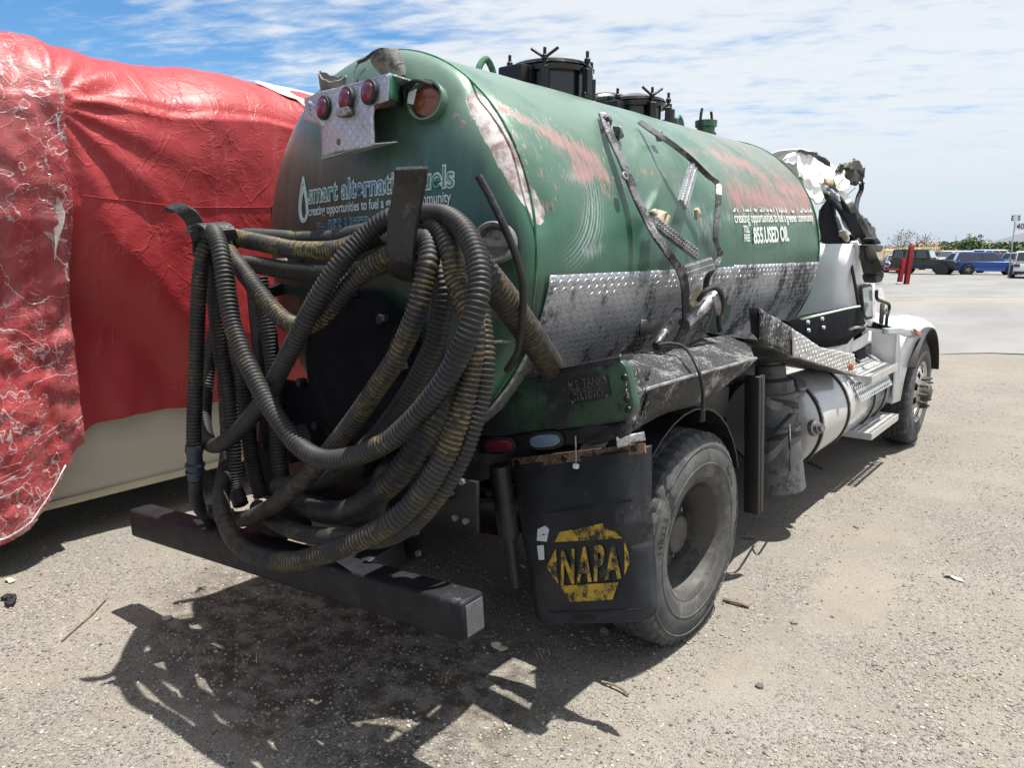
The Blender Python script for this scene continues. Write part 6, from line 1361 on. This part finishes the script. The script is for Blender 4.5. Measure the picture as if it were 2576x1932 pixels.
hose([(960, 880, -1.20), (942, 902, -1.24), (925, 930, -1.27), (903, 965, -1.31), (875, 1005, -1.34), (848, 1038, -1.36), (788, 1088, -1.37), (730, 1108, -1.35), (671, 1096, -1.31), (610, 1070, -1.25)], .046, 'thick short hose curving low inside the loops', pitch=.019, yellow=.2)
hose([(490, 530, -1.20), (520, 512, -1.21), (559, 511, -1.20), (650, 517, -1.18), (720, 515, -1.17), (775, 504, -1.18), (840, 495, -1.19)], RH, 'topmost level hose running between the two hooks', yellow=.0)
hose([(488, 570, -1.27), (540, 570, -1.24), (613, 582, -1.21), (707, 590, -1.20), (790, 578, -1.21), (850, 560, -1.22)], RH * 1.1, 'dark lower level hose running between the two hooks', yellow=.05)
l1 = hose([(470, 520, -1.36), (448, 530, -1.42), (436, 560, -1.45), (430, 620, -1.46), (427, 681, -1.46), (424, 760, -1.46), (422, 830, -1.46), (419, 929, -1.46), (419, 965, -1.46)], RH * .93, 'leftmost hose hanging straight down to a coupling', yellow=.22)
pA, pB = at(419, 960, Y=-1.46), at(423, 1035, Y=-1.455)
b = MB(); ax = (pB - pA); b.lathe(pA, ax, [(0, .036), (.03, .040), (.05, .034), (ax.length * .55, .034), (ax.length * .55, .043), (ax.length * .62, .043), (ax.length * .62, .037), (ax.length * .75, .037), (ax.length * .75, .043), (ax.length * .82, .043), (ax.length * .82, .036), (ax.length, .036)], 20); b.build('coupling', plain('coupling_blue', (.035, .05, .075), .4, .4), l1, True, angle=30)
b = MB(); b.tube(catmull([pB, at(424, 1075, Y=-1.44), at(436, 1103, Y=-1.40), at(462, 1110, Y=-1.35), at(500, 1112, Y=-1.30)], .02)[0], .032, 14); b.build('elbow_pipe', M['rubber'], l1, True)
hose([(446, 545, -1.30), (458, 580, -1.35), (464, 640, -1.36), (472, 720, -1.35), (484, 800, -1.33), (497, 880, -1.32), (505, 960, -1.31), (506, 1040, -1.32), (520, 1090, -1.34)], RH, 'dark hose hanging inside the left bundle', yellow=.0)
hose([(985, 505, -1.12), (1012, 540, -1.15), (1042, 585, -1.14), (1082, 635, -1.06), (1120, 687, -.96), (1152, 732, -.85), (1178, 772, -.74), (1196, 806, -.62), (1205, 850, -.56)], .052, 'thick yellow-striped hose slanting down into the side tray', pitch=.019, amp=.0055, yellow=.42, n=18)
hose([(484, 560, -1.18), (496, 640, -1.17), (508, 720, -1.16), (522, 800, -1.16), (533, 900, -1.16), (545, 1000, -1.17), (565, 1075, -1.18)], RH * 1.1, 'rearmost dark hose of the left bundle', yellow=.0)
hose([(560, 600, -1.10), (575, 690, -1.10), (588, 780, -1.10), (596, 870, -1.10), (600, 960, -1.11), (612, 1060, -1.13)], RH * 1.15, 'dark upright hose just left of the round manway door', yellow=.0)
# ================================================================== vehicle wrapped in red sheeting
wv_ = empty('wrapped_motorhome', (-3.4, -1.0, 0)); tag(wv_, 'beige motorhome wrapped in red plastic sheeting and clear tape left of the tanker', 'motorhome')
OF = Vector((3.4, 1.0, 0))
def loc(p): return Vector(p) + OF
WX = -2.56
b = MB(); b.prism([loc((WX, -3.6, .215)), loc((WX, 7.4, .33)), loc((WX, 7.4, 2.62)), loc((WX, -3.6, 2.62))], (-2.1, 0, 0)); b.build('body_side', M['beige'], wv_, bevel=.03)
b = MB(); b.bar(loc((WX + .004, -3.5, .238)), loc((WX + .004, 7.3, .355)), .03, .05); b.build('sill_trim', paint('sill_trim', (.44, .38, .28), .5, 0, .08, 4, bump=.05), wv_, bevel=.006)
b = MB(); b.bar(loc((WX + .004, -3.5, .80)), loc((WX + .004, 7.3, .86)), .008, .012); b.build('side_moulding', M['rubber'], wv_)
for yy in (-2.6, 5.2):
    for xx in (-2.62, -4.2):
        b = MB(); b.lathe(loc((xx, yy, .40)), (1, 0, 0), [(-.13, .2), (-.12, .37), (-.08, .40), (.08, .40), (.12, .37), (.13, .22)], 30); w_ = b.build('wheel', M['car_tyre'], wv_, True)
        b = MB(); b.lathe(loc((xx + .10, yy, .40)), (1, 0, 0), [(0, .22), (.02, .20), (-.02, .12), (-.02, 0.0)], 20); b.build('rim', M['car_rim'], w_)
b = MB(); b.box(loc((-3.4, 1.9, .42)), (1.2, 9.5, .22)); b.build('chassis', M['black_oily'], wv_)
# sheeting
hy = [-3.8, -2.2, -1.77, -1.63, -1.456, -1.30, -1.13, -.89, -.37, .6, 2, 7.6]; hz = [.16, .17, .19, .24, .42, .66, .745, .778, .768, .80, .86, .9]
ty_ = [-3.8, -1.9, -1.45, -1.22, -1.05, -.55, -.15, .15, .45, .8, 2, 7.6]; tz_ = [3.10, 3.12, 3.16, 3.21, 3.18, 3.15, 3.19, 3.22, 3.18, 3.16, 3.14, 3.1]
def sm(a, b_, x): t = min(1, max(0, (x - a) / (b_ - a))); return t * t * (3 - 2 * t)
ys = list(np.arange(-3.8, -2.2, .12)) + list(np.arange(-2.2, 1.4, .022)) + list(np.arange(1.4, 7.7, .15))
def wrap_pt(y, k, off=0., rough_k=1.):
    """k 0..1 from the hem up the side and over the roof edge"""
    zh = float(np.interp(y, hy, hz)) + .012 * vnoise((y * 5, 0, 3), 1, 3); ztop = float(np.interp(y, ty_, tz_))
    if k < .72:                                   # side
        q = k / .72; z = zh + (ztop - .40 - zh) * q; x = -2.27
        # the sheet bellies out high up and is drawn in below a sagging line
        zc = 2.12 - 1.1 * min(.82, max(0, y + 1.2)) + .13 * vnoise((y * 2.2, 1, 5), 1, 2); x += -.215 * sm(zc + .12, zc - .55, z) * (1 if y > -1.25 else .3) + .035 * sm(1.0, 2.2, z)
        x += .09 * sm(.55, .2, q) * sm(-1.35, -1.7, y)
    else:
        q = (k - .72) / .28; a = q * PI / 2; z = ztop - .40 + .40 * math.sin(min(1, q * 1.5) * PI / 2) ** .9; x = -2.27 - 1.3 * q ** 1.5
    p = Vector((x, y, z))
    # gathered folds fanning from the taped corner
    ang = math.atan2(z - 2.72, y + 1.28); rad = math.hypot(z - 2.72, y + 1.28)
    fan = math.sin(ang * 15 + 1.4 * vnoise((y, z, 2), 1.0, 2)) * .011 * sm(0, .18, rad) * sm(1.5, .2, rad) * sm(-1.3, -1.2, y)
    vert = .028 * math.sin(y * 14 + z * 1.5 + 3 * vnoise((y, z, 7), .7, 2)) * sm(1.5, .7, z) * sm(-1.25, -1.15, y) * sm(-.2, -.7, y)
    big = .04 * vnoise((y * .9, z * .9, 4), 1.0, 2) + .014 * vnoise((y * 3, z * 2, 6), 1.0, 3)
    cr = 0
    if y < -1.15: cr = (.016 * vnoise((y * 9, z * 8, 1), 1, 4) + .022 * abs(vnoise((y * 5, z * 5, 9), 1, 3))) * sm(-1.15, -1.3, y) * (1.4 - .5 * sm(1.0, 2.6, z))
    d = fan + vert + big + cr
    n_ = Vector((1, 0, 0)) if k < .72 else Vector((.5, 0, .85)); return p + n_ * (d + off)
nk = 130
def wrap_mesh(name, yl, mat, off, ks):
    vs = [tuple(loc(wrap_pt(y, k, off))) for y in yl for k in ks]; me = bpy.data.meshes.new(name); me.from_pydata(vs, [], grid_faces(len(yl), len(ks))); me.update(); return link(name, me, mat, wv_, True)
s = NB('red_sheeting'); n1_ = s.noise(1.1, 4, .55); c = s.mix(s.step(n1_, .3, .7), (.31, .021, .026), (.37, .036, .041))
c = s.mix(s.math('MULTIPLY', s.step(s.noise(3, 6, .7, s.coord((1, 3, .5))), .55, .75), .25), c, (.52, .14, .13))
s.set(col=c, rough=s.mixf(s.noise(2.5, 5), .40, .55), spec=.4, coat=.08); b1 = s.bump(s.noise(7, 4, .5, None, .6), .16, .05); cz_ = s.step(s.math('ABSOLUTE', s.math('SUBTRACT', s.noise(1.7, 3, .5, s.coord((1, 1.6, 1), rot=(R(30), 0, 0)), 1.0), .5)), .022, 0.); cz2 = s.step(s.math('ABSOLUTE', s.math('SUBTRACT', s.noise(4.2, 3, .5, s.coord((1, 1, 1.8), rot=(R(-25), 0, 0)), .8), .5)), .02, 0.)
b2 = s.bump(s.math('ADD', cz_, s.math('MULTIPLY', cz2, .6)), .35, .006, b1); s.bump(s.noise(60, 3, .6), .10, .006, b2); M['red_wrap'] = s.m
wrap_mesh('red_sheeting', ys, M['red_wrap'], 0, list(np.linspace(0, 1, nk)))
PCs = [loc(wrap_pt(y, .50 - .012 * y, .003)) for y in np.arange(-1.15, 3.0, .05)]; b = MB(); b.tube(PCs, .0035, 5); b.build('sheeting_seam', M['red_wrap'], wv_, True)
# clear stretch film over the corner: milky along its creases
s = NB('clear_film'); vec = s.coord((1, 1, .75)); wv2 = s.noise(5, 4, .6); add = s.new('ShaderNodeVectorMath', operation='MULTIPLY_ADD'); add.inputs[1].default_value = (.30, .30, .30)
nz_ = s.new('ShaderNodeTexNoise'); nz_.inputs['Scale'].default_value = 4; nz_.inputs['Detail'].default_value = 4; s.l.new(s.tc.outputs['Object'], nz_.inputs['Vector']); s.l.new(nz_.outputs['Color'], add.inputs[0]); s.l.new(vec, add.inputs[2])
def ridge(scale, dist, w, vec_=None):
    n = s.noise(scale, 3, .55, vec_, dist); return s.step(s.math('ABSOLUTE', s.math('SUBTRACT', n, .5)), w, 0.)
e1 = ridge(3.4, .7, .014); e2 = ridge(7.5, .8, .018, add.outputs[0]); e3 = ridge(12, 1.4, .035); e4 = ridge(1.0, .8, .03, s.coord((2, 3, 14)))
gate = s.step(s.noise(2.6, 4, .6), .38, .58); gate2 = s.step(s.noise(3.4, 3), .45, .62)
crz = s.math('MAXIMUM', s.math('MAXIMUM', s.math('MULTIPLY', e1, .9), s.math('MULTIPLY', e2, gate)), s.math('MAXIMUM', s.math('MULTIPLY', s.math('MULTIPLY', e3, gate2), .28), s.math('MULTIPLY', s.math('MULTIPLY', e4, gate), .35)))
patch = s.math('MULTIPLY', s.step(s.noise(1.6, 5, .6, s.coord((1, 1.6, .35))), .46, .66), .17)
op = s.math('MAXIMUM', s.math('MAXIMUM', crz, patch), .05)
s.set(col=(.78, .70, .71), rough=.18, alpha=s.math('MULTIPLY', op, .55), spec=.6, coat=.6)
b0 = s.bump(s.noise(11, 5, .65, None, .8), .55, .02); s.bump(crz, .6, .01, b0); M['film'] = s.m
yl2 = [y for y in ys if -3.0 < y < -1.19]
wrap_mesh('clear_film', yl2, M['film'], .012, list(np.linspace(.0, .97, 120)))
# twisted bands of clear tape
M['tape'] = NB('clear_tape').set(col=(.72, .66, .64), rough=.2, alpha=.35, coat=.5).m
for pts_ in (((118, 160, 0), (128, 200, 0), (130, 300, 0), (132, 420, 0), (128, 480, 0), (118, 560, 0)), ((0, 130, 0), (60, 150, 0), (120, 175, 0))):
    P_ = [loc(at(x, y, X=-2.24)) for x, y, _ in pts_]; PC, _ = catmull(P_, .03); b = MB()
    b.ribbon(PC, [(.02 * math.sin(i * .5), .03 + .02 * math.sin(i * .31), .02 * math.cos(i * .4)) for i in range(len(PC))], .002); b.build('tape_band', M['tape'], wv_)
# torn foil edge at the hem and white patch by the roof
M['foil'] = paint('foil_white', (.62, .62, .60), .4, 0, .12, 9, bump=.5, bscale=30)
vs = []
for i, y in enumerate(np.arange(-2.4, -1.36, .03)):
    for k in (0, .35, .7, 1.): p = wrap_pt(y, .012 + .0 * k, .012); vs.append(tuple(loc(p + Vector((.01 * vnoise((y * 6, k, 2), 1, 2), 0, -.028 * k * (.3 + .6 * abs(vnoise((y * 4, 1, 1), 1, 2))))))))
me = bpy.data.meshes.new('hem_tape'); me.from_pydata(vs, [], grid_faces(len(vs) // 4, 4)); me.update(); o = link('hem_tape', me, M['foil'], wv_, True); md = o.modifiers.new('thickness', 'SOLIDIFY'); md.thickness = .003
wp_ = [loc(wrap_pt(y, k, .014)) for y, k in ((.30, .84), (.45, .79), (1.0, .775), (1.4, .80), (1.4, .86), (.8, .87))]
sheet('white_patch', wp_, M['white'], wv_, .006, 5, 2, .004)
PC = [loc(wrap_pt(.33 + .02 * i, .90 - .011 * i, .02)) for i in range(14)]; b = MB(); b.ribbon(PC, [(0, .035, .01)] * len(PC), .003); b.build('tape_band', M['tape'], wv_)
